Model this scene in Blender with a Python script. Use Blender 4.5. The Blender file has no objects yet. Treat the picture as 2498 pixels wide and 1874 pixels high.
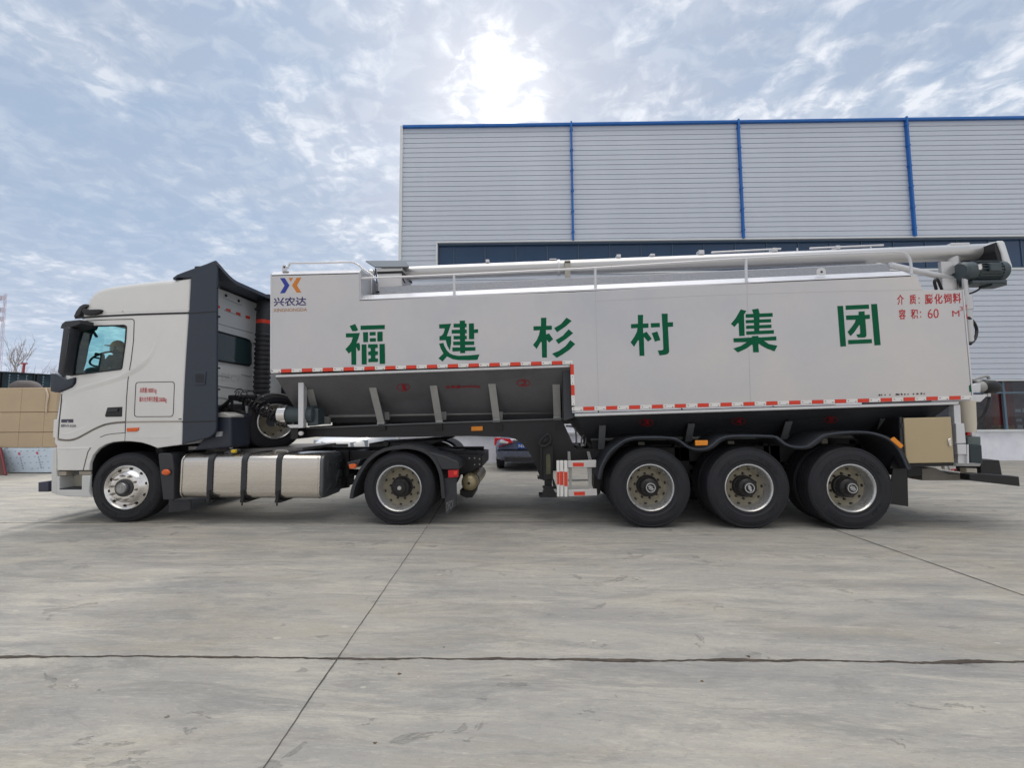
import bpy, bmesh, math, random
from mathutils import Vector, Matrix, noise
random.seed(7)
C = bpy.context.scene.collection
scene = bpy.context.scene
R = math.radians

# ------------------------------------------------------------------ camera
W0, H0, F0 = 2498.0, 1874.0, 1000.0        # photograph size and focal length in its pixels
CAM = Vector((0.0, -6.12, 1.66))
YAW, PITCH, ROLL = R(2.8), math.atan2(71.0, F0), R(0.35)
fw = Vector((-math.sin(YAW) * math.cos(PITCH), math.cos(YAW) * math.cos(PITCH), math.sin(PITCH)))
rt = Vector((math.cos(YAW), math.sin(YAW), 0.0))
up = rt.cross(fw)
rt, up = rt * math.cos(ROLL) - up * math.sin(ROLL), up * math.cos(ROLL) + rt * math.sin(ROLL)
cam_data = bpy.data.cameras.new('camera')
cam_data.sensor_width = 36.0
cam_data.lens = 36.0 * F0 / W0
cam_data.clip_start, cam_data.clip_end = 0.1, 3000.0
cam = bpy.data.objects.new('camera', cam_data)
C.objects.link(cam)
cam.matrix_world = Matrix(((rt.x, up.x, -fw.x, CAM.x), (rt.y, up.y, -fw.y, CAM.y), (rt.z, up.z, -fw.z, CAM.z), (0, 0, 0, 1)))
scene.camera = cam

def ray(px, py):
    return rt * ((px - W0 / 2) / F0) + up * ((H0 / 2 - py) / F0) + fw
def S(px, py, y=0.0):                       # photo pixel -> point on the vertical plane at depth y
    d = ray(px, py); return CAM + d * ((y - CAM.y) / d.y)
def SX(px, py, x):                          # photo pixel -> point on the cross plane at x
    d = ray(px, py); return CAM + d * ((x - CAM.x) / d.x)
def G(px, py, z=0.0):                       # photo pixel -> point on the ground
    d = ray(px, py); return CAM + d * ((z - CAM.z) / d.z)

# ------------------------------------------------------------------ light
SUN_DIR = ray(1195, 215).normalized()
SUN_EL = math.asin(SUN_DIR.z); SUN_AZ = math.atan2(SUN_DIR.x, SUN_DIR.y)
scene.view_settings.view_transform = 'Standard'
scene.view_settings.look = 'None'
scene.view_settings.exposure = 0.12
scene.view_settings.gamma = 1.0
sun_d = bpy.data.lights.new('sun', 'SUN'); sun_d.energy = 1.6; sun_d.angle = R(16); sun_d.color = (1.0, 0.95, 0.88)
sun = bpy.data.objects.new('sun', sun_d); C.objects.link(sun)
sun.location = (0, 20, 30)
sun.rotation_euler = SUN_DIR.to_track_quat('Z', 'Y').to_euler()

def build_world():
    w = bpy.data.worlds.new('World'); scene.world = w; w.use_nodes = True
    nt = w.node_tree; N = nt.nodes; L = nt.links; N.clear()
    def nd(t, **k):
        n = N.new(t)
        for a, b in k.items(): setattr(n, a, b)
        return n
    def val(sock, v):
        if isinstance(v, bpy.types.NodeSocket): L.new(v, sock)
        else: sock.default_value = v
    def math_(op, a, b=0.0, clamp=False):
        n = nd('ShaderNodeMath', operation=op, use_clamp=clamp); val(n.inputs[0], a); val(n.inputs[1], b); return n.outputs[0]
    def mix(f, a, b, blend='MIX'):
        n = nd('ShaderNodeMix', data_type='RGBA', blend_type=blend)
        val(n.inputs[0], f); val(n.inputs[6], a); val(n.inputs[7], b); return n.outputs[2]
    def ramp(f, stops):
        n = nd('ShaderNodeValToRGB'); val(n.inputs[0], f)
        e = n.color_ramp.elements
        e[0].position, e[0].color = stops[0][0], (*[stops[0][1]] * 3, 1)
        e[1].position, e[1].color = stops[1][0], (*[stops[1][1]] * 3, 1)
        for p, v in stops[2:]:
            x = e.new(p); x.color = (v, v, v, 1)
        return n.outputs[0]
    tc = nd('ShaderNodeTexCoord').outputs['Generated']
    sep = nd('ShaderNodeSeparateXYZ'); L.new(tc, sep.inputs[0])
    zz = math_('MAXIMUM', sep.outputs[2], 0.0)
    den = math_('ADD', zz, 0.16)
    cmb = nd('ShaderNodeCombineXYZ')
    L.new(math_('DIVIDE', sep.outputs[0], den), cmb.inputs[0]); L.new(math_('DIVIDE', sep.outputs[1], den), cmb.inputs[1])
    def noise_(scale, detail, rough, dist, off, rot=0.0, st=(1, 1, 1)):
        m = nd('ShaderNodeMapping'); L.new(cmb.outputs[0], m.inputs[0])
        m.inputs['Location'].default_value = off; m.inputs['Rotation'].default_value = (0, 0, rot); m.inputs['Scale'].default_value = st
        n = nd('ShaderNodeTexNoise'); L.new(m.outputs[0], n.inputs['Vector'])
        n.inputs['Scale'].default_value = scale; n.inputs['Detail'].default_value = detail
        n.inputs['Roughness'].default_value = rough; n.inputs['Distortion'].default_value = dist
        return n.outputs['Fac']
    big = noise_(0.75, 3, 0.5, 0.3, (3.1, 1.7, 0), 0.5)
    cell = noise_(11.0, 5, 0.56, 0.5, (0.4, 5.2, 0), 0.3, (1.1, 1.5, 1))
    wisp = noise_(3.2, 6, 0.60, 0.25, (7.7, 2.2, 0), 0.3, (1.5, 1.0, 1))
    veil = noise_(1.5, 5, 0.6, 0.2, (1.2, 9.4, 0), -0.2, (0.7, 1.5, 1))
    cover = ramp(big, [(0.30, 0.0), (0.54, 1.0)])
    lump = ramp(cell, [(0.45, 0.0), (0.62, 1.0)])
    wv = ramp(wisp, [(0.48, 0.0), (0.64, 1.0)])
    vl = ramp(veil, [(0.36, 0.0), (0.66, 1.0)])
    detail = math_('ADD', math_('MULTIPLY', math_('MULTIPLY', lump, 0.85), math_('ADD', math_('MULTIPLY', wv, 0.8), 0.28)), math_('MULTIPLY', wv, 0.34), clamp=True)
    sky = nd('ShaderNodeTexSky', sky_type='NISHITA', sun_disc=False)
    sky.sun_elevation = SUN_EL; sky.sun_rotation = SUN_AZ; sky.air_density = 1.0; sky.dust_density = 2.0; sky.ozone_density = 1.5
    thin = mix(math_('MULTIPLY', vl, math_('ADD', math_('MULTIPLY', cover, 0.7), 0.2)), (3.75, 4.8, 6.35, 1), (4.45, 5.05, 6.2, 1))       # veil of high cloud, scaled by the background strength below
    base = mix(0.88, sky.outputs[0], thin)
    bright = (7.9, 8.25, 8.9, 1)
    c = mix(math_('MULTIPLY', detail, math_('ADD', math_('MULTIPLY', cover, 0.80), 0.24)), base, bright)
    # paler towards the horizon, as all hazy air is
    hz = ramp(zz, [(0.0, 1.0), (0.34, 0.0)])
    c = mix(math_('MULTIPLY', hz, 0.42), c, (6.3, 6.9, 8.4, 1))
    # extra gain and warmth added to unseen sky overhead and behind, brightening the ground
    dk = ramp(zz, [(0.765, 0.0), (0.95, 1.0)])
    bk = ramp(math_('MULTIPLY', sep.outputs[1], -1.0), [(0.0, 0.0), (0.55, 1.0)])
    gain = math_('ADD', math_('ADD', math_('MULTIPLY', dk, 4.4), math_('MULTIPLY', bk, 0.10)), 1.0)
    warm = mix(math_('ADD', math_('MULTIPLY', dk, 0.9), math_('MULTIPLY', bk, 0.6), clamp=True), (1, 1, 1, 1), (1.27, 1.03, 0.78, 1))
    c = mix(1.0, c, mix(1.0, warm, gain, 'MULTIPLY'), 'MULTIPLY')
    # sun burning through the cloud layer: scattering rises towards the sun
    dot = nd('ShaderNodeVectorMath', operation='DOT_PRODUCT'); L.new(tc, dot.inputs[0]); dot.inputs[1].default_value = SUN_DIR
    d = math_('MAXIMUM', dot.outputs['Value'], 0.0)
    wide = math_('POWER', d, 22.0); mid = math_('POWER', d, 170.0); rag = math_('ADD', d, math_('ADD', math_('MULTIPLY', math_('SUBTRACT', cell, 0.52), 0.030), math_('MULTIPLY', math_('SUBTRACT', wisp, 0.52), 0.020)))
    core = math_('POWER', math_('MAXIMUM', math_('MINIMUM', rag, 1.0), 0.0), 480.0)
    thick = math_('ADD', math_('MULTIPLY', detail, 2.0), 0.06)
    glow = math_('MULTIPLY', math_('ADD', math_('MULTIPLY', wide, 0.62), math_('MULTIPLY', mid, 1.1)), thick)
    glow = math_('ADD', glow, math_('MULTIPLY', core, 6.0))
    gcol = mix(1.0, (1.0, 0.985, 0.95, 1), glow, 'MULTIPLY')
    c = mix(1.0, c, gcol, 'ADD')
    bg = nd('ShaderNodeBackground'); L.new(c, bg.inputs[0]); bg.inputs[1].default_value = 0.1
    out = nd('ShaderNodeOutputWorld'); L.new(bg.outputs[0], out.inputs[0])
build_world()

# ------------------------------------------------------------------ materials
MATS = {}
def mat(name, col, rough=0.5, metal=0.0, var=0.0, vscale=6.0, bump=0.0, bscale=40.0, stretch=(1, 1, 1), col2=None, coat=0.0, spec=0.5, dust=0.0):
    if name in MATS: return MATS[name]
    m = bpy.data.materials.new(name); m.use_nodes = True
    nt = m.node_tree; N = nt.nodes; L = nt.links
    b = N['Principled BSDF']
    b.inputs['Base Color'].default_value = (*col, 1); b.inputs['Roughness'].default_value = rough
    b.inputs['Metallic'].default_value = metal; b.inputs['Coat Weight'].default_value = coat
    b.inputs['Specular IOR Level'].default_value = spec
    tc = N.new('ShaderNodeTexCoord'); mp = N.new('ShaderNodeMapping'); L.new(tc.outputs['Object'], mp.inputs[0])
    mp.inputs['Scale'].default_value = stretch
    if var > 0 or col2:
        n = N.new('ShaderNodeTexNoise'); L.new(mp.outputs[0], n.inputs['Vector'])
        n.inputs['Scale'].default_value = vscale; n.inputs['Detail'].default_value = 6; n.inputs['Roughness'].default_value = 0.65
        r = N.new('ShaderNodeValToRGB'); L.new(n.outputs['Fac'], r.inputs[0])
        r.color_ramp.elements[0].position = 0.32; r.color_ramp.elements[1].position = 0.70
        c2 = col2 or tuple(min(1, c * (1 + var)) for c in col); c1 = tuple(c * (1 - var) for c in col) if not col2 else col
        r.color_ramp.elements[0].color = (*c1, 1); r.color_ramp.elements[1].color = (*c2, 1)
        L.new(r.outputs[0], b.inputs['Base Color'])
        mr = N.new('ShaderNodeMapRange'); L.new(n.outputs['Fac'], mr.inputs[0])
        mr.inputs[1].default_value = 0.3; mr.inputs[2].default_value = 0.7
        mr.inputs[3].default_value = max(0.03, rough - 0.08); mr.inputs[4].default_value = min(1, rough + 0.08)
        L.new(mr.outputs[0], b.inputs['Roughness'])
    if bump > 0:
        n2 = N.new('ShaderNodeTexNoise'); L.new(mp.outputs[0], n2.inputs['Vector'])
        n2.inputs['Scale'].default_value = bscale; n2.inputs['Detail'].default_value = 4
        bp = N.new('ShaderNodeBump'); bp.inputs['Strength'].default_value = bump; bp.inputs['Distance'].default_value = 0.01
        L.new(n2.outputs['Fac'], bp.inputs['Height']); L.new(bp.outputs[0], b.inputs['Normal'])
    MATS[name] = m
    return m
def glass(name, tint, gloss=0.10, rough=0.02):
    m = bpy.data.materials.new(name); m.use_nodes = True
    nt = m.node_tree; N = nt.nodes; L = nt.links; N.clear()
    o = N.new('ShaderNodeOutputMaterial'); t = N.new('ShaderNodeBsdfTransparent'); g = N.new('ShaderNodeBsdfGlossy'); mx = N.new('ShaderNodeMixShader')
    t.inputs[0].default_value = (*tint, 1); g.inputs['Roughness'].default_value = rough
    f = N.new('ShaderNodeFresnel'); gm = N.new('ShaderNodeNewGeometry'); mr = N.new('ShaderNodeMapRange'); L.new(gm.outputs['Backfacing'], mr.inputs[0])
    mr.inputs[3].default_value = 1.45; mr.inputs[4].default_value = 1 / 1.45; L.new(mr.outputs[0], f.inputs[0])
    L.new(f.outputs[0], mx.inputs[0]); L.new(t.outputs[0], mx.inputs[1]); L.new(g.outputs[0], mx.inputs[2]); L.new(mx.outputs[0], o.inputs[0])
    return m

M = dict(
    cab=mat('white_cab_paint', (0.71, 0.705, 0.69), 0.18, 0, 0.02, 2.0, coat=0.6),
    cab2=mat('white_bumper_plastic', (0.58, 0.59, 0.58), 0.42, 0, 0.04, 3.0),
    cream=mat('step_recess_plastic', (0.50, 0.48, 0.40), 0.6, 0, 0.05),
    dgrey=mat('slate_fairing_paint', (0.024, 0.033, 0.052), 0.40, 0, 0.06, 3.0),
    black=mat('black_paint', (0.008, 0.008, 0.010), 0.5, 0, 0.2, 5.0),
    chassis=mat('dusty_chassis_paint', (0.011, 0.011, 0.013), 0.55, 0, 0.25, 7.0, bump=0.1),
    plast=mat('grey_black_plastic', (0.032, 0.034, 0.040), 0.55, 0, 0.15, 8.0, bump=0.15, bscale=120),
    tyre=mat('tyre_rubber', (0.015, 0.016, 0.021), 0.72, 0, 0.35, 5.0, bump=0.12, bscale=60),
    silver=mat('silver_tank_paint_sheen', (0.50, 0.51, 0.545), 0.36, 0.65, 0.035, 0.22, bump=0.06, bscale=0.9, col2=(0.70, 0.655, 0.615)),  # warm and cool sheen bands put into the base colour
    silver2=mat('silver_trim_paint', (0.66, 0.66, 0.68), 0.35, 0.35, 0.03, 3.0),
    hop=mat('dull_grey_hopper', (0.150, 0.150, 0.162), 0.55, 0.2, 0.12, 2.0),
    rib=mat('grey_rib_paint', (0.36, 0.36, 0.35), 0.5, 0.1, 0.08, 5.0),
    pipe=mat('auger_tube_paint', (0.58, 0.575, 0.575), 0.30, 0.55),
    deck=mat('chequered_deck_plate', (0.33, 0.34, 0.37), 0.4, 0.5, 0.10, 30.0, bump=0.6, bscale=55),
    chrome=mat('polished_alloy', (0.78, 0.76, 0.74), 0.16, 1.0, 0.03, 6.0),
    steelrim=mat('silver_wheel_rim', (0.60, 0.60, 0.60), 0.30, 0.7, 0.08, 9.0),
    tanrim=mat('dusty_wheel_disc', (0.30, 0.27, 0.20), 0.6, 0.2, 0.15, 9.0),
    nut=mat('dark_wheel_nut', (0.06, 0.05, 0.048), 0.5, 0.5, 0.2, 20.0),
    tank=mat('brushed_aluminium', (0.66, 0.62, 0.57), 0.24, 0.95, 0.06, 3.0, stretch=(0.3, 30, 30)),
    tankend=mat('dark_tank_end', (0.13, 0.14, 0.15), 0.35, 0.6, 0.1, 4.0),
    red=mat('red_retroreflective', (0.70, 0.045, 0.018), 0.4, 0, 0.06, 30.0),
    white=mat('white_retroreflective', (0.78, 0.77, 0.75), 0.4, 0, 0.04, 30.0),
    green=mat('green_lettering', (0.002, 0.105, 0.048), 0.6, 0, 0.08, 10.0, spec=0.15),
    redpaint=mat('red_lettering', (0.50, 0.02, 0.025), 0.5, 0, 0.08, 10.0),
    blue=mat('blue_emblem', (0.02, 0.04, 0.32), 0.5),
    blue2=mat('dark_blue_lettering', (0.015, 0.012, 0.12), 0.5),
    orange=mat('orange_emblem', (0.62, 0.20, 0.02), 0.5),
    amber=mat('amber_lens', (0.80, 0.27, 0.015), 0.25, 0, 0.05),
    amber2=mat('orange_lens', (0.70, 0.12, 0.02), 0.25, 0, 0.05),
    redlens=mat('red_lens', (0.55, 0.012, 0.02), 0.2),
    tan=mat('beige_toolbox_paint', (0.46, 0.37, 0.22), 0.42, 0, 0.03, 3.0),
    airtank=mat('olive_air_tank', (0.36, 0.30, 0.18), 0.35, 0.4, 0.08),
    bolt=mat('bolt_steel', (0.35, 0.35, 0.35), 0.4, 0.8),
    seam=mat('dark_seam', (0.05, 0.045, 0.045), 0.7),
    lseam=mat('soft_seam', (0.30, 0.28, 0.26), 0.7),
    motor=mat('motor_enamel', (0.055, 0.075, 0.085), 0.4, 0.1, 0.1, 8.0),
    yellow=mat('yellow_bag_cloth', (0.62, 0.44, 0.02), 0.8, 0, 0.2, 20.0, bump=0.5, bscale=25),
    interior=mat('cab_interior', (0.035, 0.042, 0.052), 0.8, 0, 0.15),
    rearglass=mat('dark_rear_glass', (0.03, 0.055, 0.062), 0.06, 0, spec=0.8),
    sideglass=glass('cab_side_glass', (0.80, 0.95, 0.95)),
    windglass=glass('windscreen_glass', (0.62, 0.86, 0.85)),
)

# ------------------------------------------------------------------ mesh builder
SPLIT = {'reflective_tape', 'tube_fitting', 'step_bracket', 'mudguard_bracket', 'side_marker', 'rib_foot', 'trough_bracket', 'crossmember', 'bolt', 'plug', 'reflector', 'clip', 'pressed_ridge', 'red_tape', 'guard_post', 'guard_bracket', 'frame_bracket', 'auger_trough', 'cable', 'lower_rail', 'corner_bead', 'gap', 'flange', 'brake_hose', 'entry_step', 'step_recess', 'rear_post', 'rear_frame', 'panel_seam', 'tag', 'grab_handle', 'filter_drum', 'gooseneck_frame', 'seat', 'ear', 'paper', 'red_mark', 'side_windows', 'deck_edge', 'strut', 'gusset', 'post_foot', 'motor_flange', 'hose_rack', 'air_line', 'red_stripe', 'mud_flap_piece', 'slats', 'grille', 'weld_bead', 'window_trim', 'axles', 'printing', 'step_tread', 'corner_panel', 'antenna', 'bracket'}
class MB:
    def __init__(self): self.v = []; self.f = []; self.mi = []; self.cur = 0; self.cut = []
    def add(self, vs, fs):
        self.cut.append((len(self.v), len(self.f)))
        o = len(self.v); self.v += [Vector(p) for p in vs]; self.f += [[i + o for i in f] for f in fs]; self.mi += [self.cur] * len(fs); return self
    def box(self, a, b):
        x0, y0, z0 = a; x1, y1, z1 = b
        vs = [(x0, y0, z0), (x1, y0, z0), (x1, y1, z0), (x0, y1, z0), (x0, y0, z1), (x1, y0, z1), (x1, y1, z1), (x0, y1, z1)]
        return self.add(vs, [(0, 3, 2, 1), (4, 5, 6, 7), (0, 1, 5, 4), (1, 2, 6, 5), (2, 3, 7, 6), (3, 0, 4, 7)])
    def obox(self, c, sx, sy, sz, rot=None):
        q = rot or Matrix.Identity(3); c = Vector(c)
        vs = [c + q @ Vector((i * sx / 2, j * sy / 2, k * sz / 2)) for k in (-1, 1) for (i, j) in ((-1, -1), (1, -1), (1, 1), (-1, 1))]
        return self.add(vs, [(0, 3, 2, 1), (4, 5, 6, 7), (0, 1, 5, 4), (1, 2, 6, 5), (2, 3, 7, 6), (3, 0, 4, 7)])
    def sheet(self, a, b):                          # prism between two matching outlines
        n = len(a); o = [Vector(p) for p in a] + [Vector(p) for p in b]
        return self.add(o, [list(range(n)), list(range(2 * n - 1, n - 1, -1))] + [[(i + 1) % n, i, i + n, (i + 1) % n + n] for i in range(n)])
    def prism(self, pts, y0, y1, ref=None):         # photo outline taken on plane ref (default y0), extruded y0..y1
        q = [S(x, y, y0 if ref is None else ref) for x, y in pts]
        return self.sheet([(p.x, y0, p.z) for p in q], [(p.x, y1, p.z) for p in q])
    def xz(self, q, y0, y1):
        return self.sheet([(x, y0, z) for x, z in q], [(x, y1, z) for x, z in q])
    def poly(self, pts): return self.add(pts, [list(range(len(pts)))])
    def loft(self, rings, closed=True, caps=True):
        n = len(rings[0]); vs = [p for r in rings for p in r]; fs = []
        for k in range(len(rings) - 1):
            for i in range(n if closed else n - 1):
                j = (i + 1) % n; fs.append((k * n + i, k * n + j, (k + 1) * n + j, (k + 1) * n + i))
        if caps and closed: fs += [list(range(n - 1, -1, -1)), [(len(rings) - 1) * n + i for i in range(n)]]
        return self.add(vs, fs)
    def tube(self, path, r, n=10, caps=True):
        path = [Vector(p) for p in path]; rings = []; ref = None
        for i, p in enumerate(path):
            t = (path[min(i + 1, len(path) - 1)] - path[max(i - 1, 0)]).normalized()
            if ref is None:
                ref = Vector((0, 0, 1)) if abs(t.z) < 0.9 else Vector((1, 0, 0))
            a = (ref - t * ref.dot(t)).normalized(); b = t.cross(a); ref = a
            rr = r[i] if isinstance(r, (list, tuple)) else r
            rings.append([p + (a * math.cos(2 * math.pi * k / n) + b * math.sin(2 * math.pi * k / n)) * rr for k in range(n)])
        return self.loft(rings, True, caps)
    def lathe(self, prof, c=(0, 0, 0), axis='y', n=48, closed=False):   # prof: (radius, offset along axis)
        c = Vector(c); rings = []
        for r, h in prof:
            ring = []
            for k in range(n):
                a = 2 * math.pi * k / n; u, w = r * math.cos(a), r * math.sin(a)
                ring.append(c + Vector({'y': (u, h, w), 'x': (h, u, w), 'z': (u, w, h)}[axis]))
            rings.append(ring)
        return self.loft(rings, True, False)
    def cyl(self, c, r, h, axis='y', n=24):
        return self.lathe([(0.0005, 0), (r, 0), (r, h), (0.0005, h)], c, axis, n)
    def build(self, name, m, parent=None, smooth=True, ang=35, bevel=0.0, seg=2, recalc=True):
        if name in SPLIT and len(self.cut) > 1:          # every loose piece becomes a part of its own
            ends = self.cut[1:] + [(len(self.v), len(self.f))]; first = None
            for (v0, f0), (v1, f1) in zip(self.cut, ends):
                q = MB(); q.v = self.v[v0:v1]; q.f = [[i - v0 for i in f] for f in self.f[f0:f1]]; q.mi = self.mi[f0:f1]; q.cut = [(0, 0)]
                o = q.build(name, m, parent, smooth, ang, bevel, seg, recalc); first = first or o
            return first
        me = bpy.data.meshes.new(name)
        off = Vector((0, 0, 0)); p = parent
        while p is not None: off += p.location; p = p.parent
        me.from_pydata([v - off for v in self.v], [], self.f)
        ms = m if isinstance(m, (list, tuple)) else [m]
        for x in ms: me.materials.append(x)
        if len(ms) > 1:
            for pl, k in zip(me.polygons, self.mi): pl.material_index = k
        if recalc:
            bm = bmesh.new(); bm.from_mesh(me); bmesh.ops.recalc_face_normals(bm, faces=bm.faces); bm.to_mesh(me); bm.free()
        if smooth:
            me.shade_smooth(); me.set_sharp_from_angle(angle=R(ang))
        o = bpy.data.objects.new(name, me); C.objects.link(o)
        if parent is not None: o.parent = parent
        if bevel > 0:
            b = o.modifiers.new('bevel', 'BEVEL'); b.width = bevel; b.segments = seg; b.limit_method = 'ANGLE'; b.angle_limit = R(40)
            b.harden_normals = False
        return o
def thing(name, label, cat, loc, group=None):
    o = bpy.data.objects.new(name, None); C.objects.link(o); o.location = loc; o.empty_display_size = 0.3
    return tag(o, label, cat, group)
def tag(o, label=None, cat=None, group=None, kind=None):
    for k, v in (('label', label), ('category', cat), ('group', group), ('kind', kind)):
        if v: o[k] = v
    return o
def link_copy(o, parent=None):
    c = o.copy(); C.objects.link(c); c.parent = parent
    for ch in list(o.children): link_copy(ch, c)
    return c
def rounded_prism(mb, prof, y0, y1, seg=4):          # prof: (x, z, radius) outline, edges rounded towards both sides
    n = len(prof); P2 = [Vector((p[0], p[1])) for p in prof]
    area = sum(P2[i].x * P2[(i + 1) % n].y - P2[(i + 1) % n].x * P2[i].y for i in range(n))
    sg = 1 if area > 0 else -1
    nor = []
    for i in range(n):
        e1 = (P2[i] - P2[i - 1]).normalized(); e2 = (P2[(i + 1) % n] - P2[i]).normalized()
        n1 = Vector((-e1.y, e1.x)) * sg; n2 = Vector((-e2.y, e2.x)) * sg
        m = n1 + n2
        m = m.normalized() if m.length > 1e-4 else n1
        nor.append(m / max(0.5, m.dot(n1)))
    rings = []
    for side in (0, 1):
        for k in range(seg + 1):
            a = (math.pi / 2) * (k / seg)
            if side: a = math.pi / 2 - a
            ring = []
            for i in range(n):
                r = prof[i][2]; q = P2[i] + nor[i] * (r * (1 - math.sin(a)))
                dy = r * (1 - math.cos(a))
                ring.append(Vector((q.x, (y0 + dy) if not side else (y1 - dy), q.y)))
            rings.append(ring)
    return mb.loft(rings)
def apply_bool(o, cutters):
    for c in cutters:
        md = o.modifiers.new('cut', 'BOOLEAN'); md.operation = 'DIFFERENCE'; md.solver = 'EXACT'; md.object = c
    dg = bpy.context.evaluated_depsgraph_get(); dg.update()
    me = bpy.data.meshes.new_from_object(o.evaluated_get(dg)); o.modifiers.clear()
    me.name = o.data.name; o.data = me
    for c in cutters: bpy.data.objects.remove(c, do_unlink=True)
    me.shade_smooth(); me.set_sharp_from_angle(angle=R(35))
    return o
def spline(pts, n=8):                                # Catmull-Rom through points
    pts = [Vector(p) for p in pts]; out = []
    for i in range(len(pts) - 1):
        p0, p1, p2, p3 = pts[max(i - 1, 0)], pts[i], pts[i + 1], pts[min(i + 2, len(pts) - 1)]
        for k in range(n):
            t = k / n
            out.append(0.5 * ((2 * p1) + (p2 - p0) * t + (2 * p0 - 5 * p1 + 4 * p2 - p3) * t * t + (3 * p1 - p0 - 3 * p2 + p3) * t ** 3))
    return out + [pts[-1]]
def text_mesh(s, bold=0.0):
    cu = bpy.data.curves.new('lettering', 'FONT'); cu.body = s; cu.offset = bold; cu.resolution_u = 3
    o = bpy.data.objects.new('lettering', cu); C.objects.link(o)
    dg = bpy.context.evaluated_depsgraph_get(); dg.update()
    me = bpy.data.meshes.new_from_object(o.evaluated_get(dg))
    bpy.data.objects.remove(o, do_unlink=True); bpy.data.curves.remove(cu)
    vs = [v.co.copy() for v in me.vertices]; fs = [list(p.vertices) for p in me.polygons]
    bpy.data.meshes.remove(me); return vs, fs
def lettering(mb, s, quad, place, bold=0.0):         # quad: photo corners tl, tr, br, bl; place(px,py)->point
    vs, fs = text_mesh(s, bold)
    if not vs: return
    x0, x1 = min(v.x for v in vs), max(v.x for v in vs); y0, y1 = min(v.y for v in vs), max(v.y for v in vs)
    tl, tr, br, bl = [Vector((*q, 0)) for q in quad]; out = []
    for v in vs:
        u = (v.x - x0) / (x1 - x0); t = (v.y - y0) / (y1 - y0)
        p = (bl * (1 - u) + br * u) * (1 - t) + (tl * (1 - u) + tr * u) * t
        out.append(place(p.x, p.y))
    mb.add(out, fs)
def smooth_noise(x, s): return noise.noise(Vector((x, s, 0.37)))

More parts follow.
